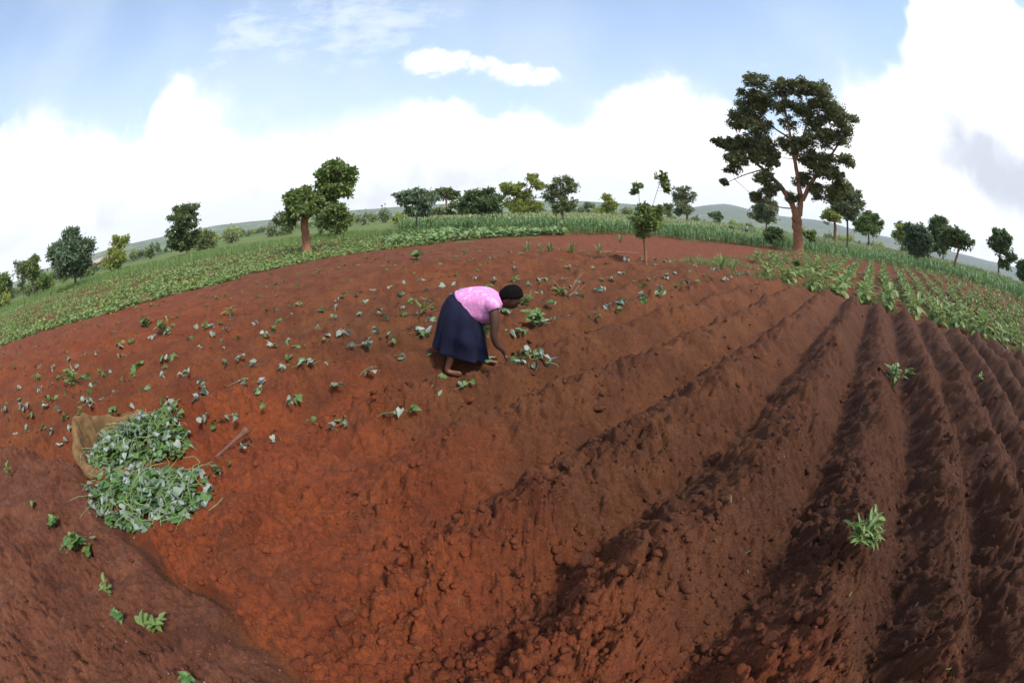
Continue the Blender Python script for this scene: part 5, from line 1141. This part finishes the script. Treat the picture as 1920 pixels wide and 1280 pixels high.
def make_woman():
    bx, by = -0.55, 4.33
    zf = min(hz(-0.69, 4.2), hz(-0.28, 4.46)); W = tag(empty('person', (0, 0, 0)), 'person in pink top and long navy skirt bending to plant the ridge', 'person')
    zr = hz(-0.66, 4.20) + 0.015; zl = hz(-0.26, 4.46); zh = hz(-0.07, 4.25)
    legs = [chain([(-0.56, 4.26, 0.80, 0.10), (-0.57, 4.23, 0.62, 0.085), (-0.58, 4.21, 0.44, 0.058), (-0.63, 4.205, 0.28, 0.052), (-0.685, 4.20, zr + 0.09, 0.032), (-0.70, 4.20, zr + 0.045, 0.036), (-0.64, 4.195, zr + 0.025, (0.034, 0.026)), (-0.565, 4.19, zr + 0.015, (0.042, 0.018)), (-0.53, 4.188, zr + 0.012, (0.03, 0.012))]),
            chain([(-0.54, 4.41, 0.80, 0.10), (-0.45, 4.43, 0.64, 0.085), (-0.37, 4.44, 0.46, 0.058), (-0.35, 4.45, 0.30, 0.052), (-0.33, 4.46, zl + 0.09, 0.032), (-0.335, 4.46, zl + 0.04, 0.035), (-0.27, 4.46, zl + 0.03, (0.034, 0.026)), (-0.19, 4.46, zl + 0.018, (0.042, 0.018)), (-0.155, 4.46, zl + 0.014, (0.03, 0.012))])]
    torso = [chain([(-0.55, 4.335, 0.78, 0.15), (-0.45, 4.335, 0.80, 0.13), (-0.34, 4.335, 0.82, 0.13), (-0.24, 4.335, 0.835, 0.125), (-0.16, 4.33, 0.85, 0.07), (-0.10, 4.325, 0.858, 0.052), (-0.05, 4.32, 0.865, 0.06)])]
    hx = np.array([-0.075, 4.215, zh + 0.155])
    arms = [chain([(-0.23, 4.22, 0.84, 0.07), (-0.185, 4.165, 0.79, 0.062), (-0.175, 4.14, 0.66, 0.050), (-0.185, 4.135, 0.51, 0.042), (-0.155, 4.165, 0.41, 0.043), tuple(hx + np.array([-0.02, -0.02, 0.06])) + (0.028,), tuple(hx) + (0.024,)]),
            chain([(-0.23, 4.45, 0.84, 0.07), (-0.19, 4.50, 0.78, 0.060), (-0.215, 4.525, 0.66, 0.048), (-0.25, 4.53, 0.55, 0.041), (-0.285, 4.48, 0.555, 0.038), (-0.315, 4.40, 0.57, 0.024)])]
    fw, upv = (0.74, -0.10, -0.62), (0.62, 0.0, 0.74); hc = (-0.018, 4.315, 0.872)
    body = fuse('body', legs + torso + arms + hand(hx, (0.35, 0.12, -1.0), (1.0, -0.4, 0.2), 0.95, 0.35) + hand((-0.315, 4.40, 0.57), (-0.1, -0.8, 0.1), (0.2, 0, 0.9), 0.95, 0.9) + [head_shape(hc, fw, upv, 1.06)], M_SKIN, 0.0075)
    b = link('body', body, W)
    hv = head_shape(hc, fw, upv, 1.06, hair=True); link('hair', mesh_np('hair', hv[0], hv[1], [M_HAIR], None, True), W)
    fwn = np.array(fw) / np.linalg.norm(fw); upn = np.array(upv) / np.linalg.norm(upv); sdn = np.cross(upn, fwn)
    for s_ in (-1, 1):
        bm = bmesh.new(); bmesh.ops.create_uvsphere(bm, u_segments=10, v_segments=8, radius=0.011); me = bpy.data.meshes.new('eye'); bm.to_mesh(me); bm.free(); me.materials.append(M_HAIR)
        link('eye', me, W, V3(*(np.array(hc) + fwn * 0.088 + sdn * 0.030 * s_ + upn * 0.004)))
    rings = dense([((-0.565, 0.935), (-0.32, 0.655), 0.155, 4.335), ((-0.655, 0.88), (-0.305, 0.57), 0.195, 4.335), ((-0.715, 0.77), (-0.295, 0.48), 0.215, 4.335), ((-0.765, 0.60), (-0.285, 0.36), 0.23, 4.335), ((-0.795, 0.46), (-0.28, 0.29), 0.205, 4.335), ((-0.835, 0.34), (-0.268, 0.175), 0.20, 4.335)], 6)
    def fold(t, th): return t ** 0.9 * (0.11 * math.sin(7 * th + 0.8 + 1.5 * t) + 0.06 * math.sin(11 * th + 2.0 - 2 * t) + 0.03 * math.sin(4 * th + 1)) + 0.012 * math.sin(5 * th + 6 * t)
    cloth('skirt', loft(rings, 96, fold), M_NAVY, W)
    rings = dense([((-0.60, 0.93), (-0.335, 0.605), 0.172, 4.335), ((-0.52, 0.962), (-0.275, 0.600), 0.178, 4.335), ((-0.42, 0.985), (-0.215, 0.625), 0.185, 4.335), ((-0.31, 0.985), (-0.165, 0.665), 0.198, 4.335), ((-0.22, 0.965), (-0.125, 0.735), 0.190, 4.335), ((-0.165, 0.935), (-0.10, 0.785), 0.135, 4.33), ((-0.135, 0.915), (-0.085, 0.805), 0.078, 4.325)], 5)
    def wr(t, th): return 0.018 * math.sin(6 * th + 9 * t) * (1 - t) + 0.010 * math.sin(13 * th - 7 * t) * (1 - t)
    cloth('shirt', loft(rings, 56, wr), M_SHIRT, W)
    for sgn, yb in ((-1, 4.165), (1, 4.505)):
        P = np.array([(-0.235, 4.335 + sgn * 0.10, 0.855), (-0.20, 4.335 + sgn * 0.15, 0.825), (-0.18, yb, 0.775)]); V, F = tube(P, [0.085, 0.080, 0.072], 20, False); cloth('sleeve', (V, F), M_SHIRT, W, 0.004)
    x, y = -0.315, 4.33
    heap_o = tag(empty('held_vines', (x, y, 0.56)), 'handful of green cuttings held against the navy skirt', 'vine bundle'); g = np.random.default_rng(77)
    for i in range(10): link('leaf', (GREEN + OVAL)[int(g.integers(7))], heap_o, V3(g.normal(0.03, 0.03), g.normal(-0.02, 0.03), g.normal(-0.02, 0.03)), (g.normal(0, 0.8), g.normal(0.6, 0.5), g.normal(0, 0.7)), g.uniform(0.06, 0.10))
    for i in range(4): link('stem', STEMS[i], heap_o, V3(-0.02, 0, 0), (g.normal(0, 0.5), g.normal(0.5, 0.4), g.normal(0, 0.5)), 0.11)
make_woman()
M_SH2 = plain_mat('pale_cloth', (0.42, 0.50, 0.52), (0.34, 0.42, 0.46), 9, 0.9, 0); M_DK = plain_mat('dark_cloth', (0.03, 0.035, 0.055), (0.045, 0.05, 0.075), 9, 0.9, 0)
def farm_hand(px, r, bend, label, top, bottom):
    d = ray(px, 430); a = math.atan2(d[0], d[1]); x, y = r * math.sin(a), r * math.cos(a); t = tag(empty('person', (x, y, hz(x, y))), label, 'person'); t.rotation_euler.z = -a
    if not bend:
        hip, ch, nk, hd = (0, 0, 0.92), (0, 0, 1.25), (0, 0, 1.47), (0, 0.02, 1.62); fw, up = (0.3, -1, -0.1), (0, 0, 1)
        arms = [[(s * 0.17, 0, 1.40, 0.055), (s * 0.22, 0.02, 1.12, 0.042), (s * 0.20, -0.10, 0.90, 0.03)] for s in (-1, 1)]
    else:
        hip, ch, nk, hd = (0.28, 0, 0.90), (0.02, 0, 1.02), (-0.18, 0, 1.00), (-0.31, 0, 0.97); fw, up = (-0.7, 0, -0.7), (-0.7, 0, 0.7)
        arms = [[(-0.12, s * 0.17, 0.98, 0.055), (-0.14, s * 0.19, 0.70, 0.042), (-0.20, s * 0.12, 0.45, 0.03)] for s in (-1, 1)]
    h = np.array(hip); off = np.array([0.10, 0, 0]) if not bend else np.array([0, 0.10, 0])
    legs = [[tuple(h + off * s) + (0.08,), tuple(h * np.array([1, 1, 0.5]) + off * s * 1.2 + np.array([-0.03, 0, 0])) + (0.058,), tuple(h * np.array([1, 1, 0]) + off * s * 1.3 + np.array([0, 0, 0.07])) + (0.038,), tuple(h * np.array([1, 1, 0]) + off * s * 1.3 + np.array([-0.1, -0.06, 0.03])) + (0.035,)] for s in (-1, 1)]
    torso = [hip + (0.12,), ch + (0.13,), nk + (0.06,), hd + (0.06,)]
    pieces = [chain(l) for l in legs] + [chain(torso)] + [chain(q) for q in arms]
    for q in arms:
        dv = np.array(q[2][:3]) - np.array(q[1][:3]); pieces += hand(q[2][:3], dv, (1, 0.2, 0), 1.0, 0.4)
    link('body', fuse('body', pieces + [head_shape(hd, fw, up, 1.0)], M_SKIN, 0.015), t)
    hv = head_shape(hd, fw, up, 1.0, hair=True); link('hair', mesh_np('hair', hv[0], hv[1], [M_HAIR], None, True), t)
    grow = lambda L, k: [(*q[:3], q[3] + k) for q in L]
    link('shirt', fuse('shirt', [chain(grow(torso[:2], 0.035) + [tuple(np.array(nk) * 0.8 + np.array(ch) * 0.2) + (0.085,)])] + [chain([q[0][:3] + (0.075,), tuple((np.array(q[0][:3]) + np.array(q[1][:3])) / 2) + (0.062,)]) for q in arms], top, 0.014), t)
    link('trousers', fuse('trousers', [chain(grow(l[:3], 0.025)) for l in legs] + [chain([hip + (0.145,), tuple(h * 0.9) + (0.14,)])], bottom, 0.014), t)
farm_hand(1400, 60, False, 'person in pale shirt standing upright in the maize', M_SH2, M_DK)
farm_hand(1372, 60, True, 'person in dark clothes stooping in the maize', M_DK, M_DK)

# ------------------------------------------------------------------ haze
def make_haze():
    m = bpy.data.materials.new('haze_air'); m.use_nodes = True; t = m.node_tree; t.nodes.clear()
    o_ = nn(t, 'ShaderNodeOutputMaterial'); v = nn(t, 'ShaderNodeVolumePrincipled'); v.inputs['Color'].default_value = (0.90, 0.95, 1.0, 1); v.inputs['Density'].default_value = 1.5e-4; v.inputs['Anisotropy'].default_value = 0.0
    t.links.new(v.outputs[0], o_.inputs['Volume'])
    V, F = box(-7000, 7000, -7000, 7000, -80, 520); o = link('haze', mesh_np('haze', V, F, [m])); tag(o, 'thin pale air fading the distant hills', 'haze', kind='stuff')
make_haze()
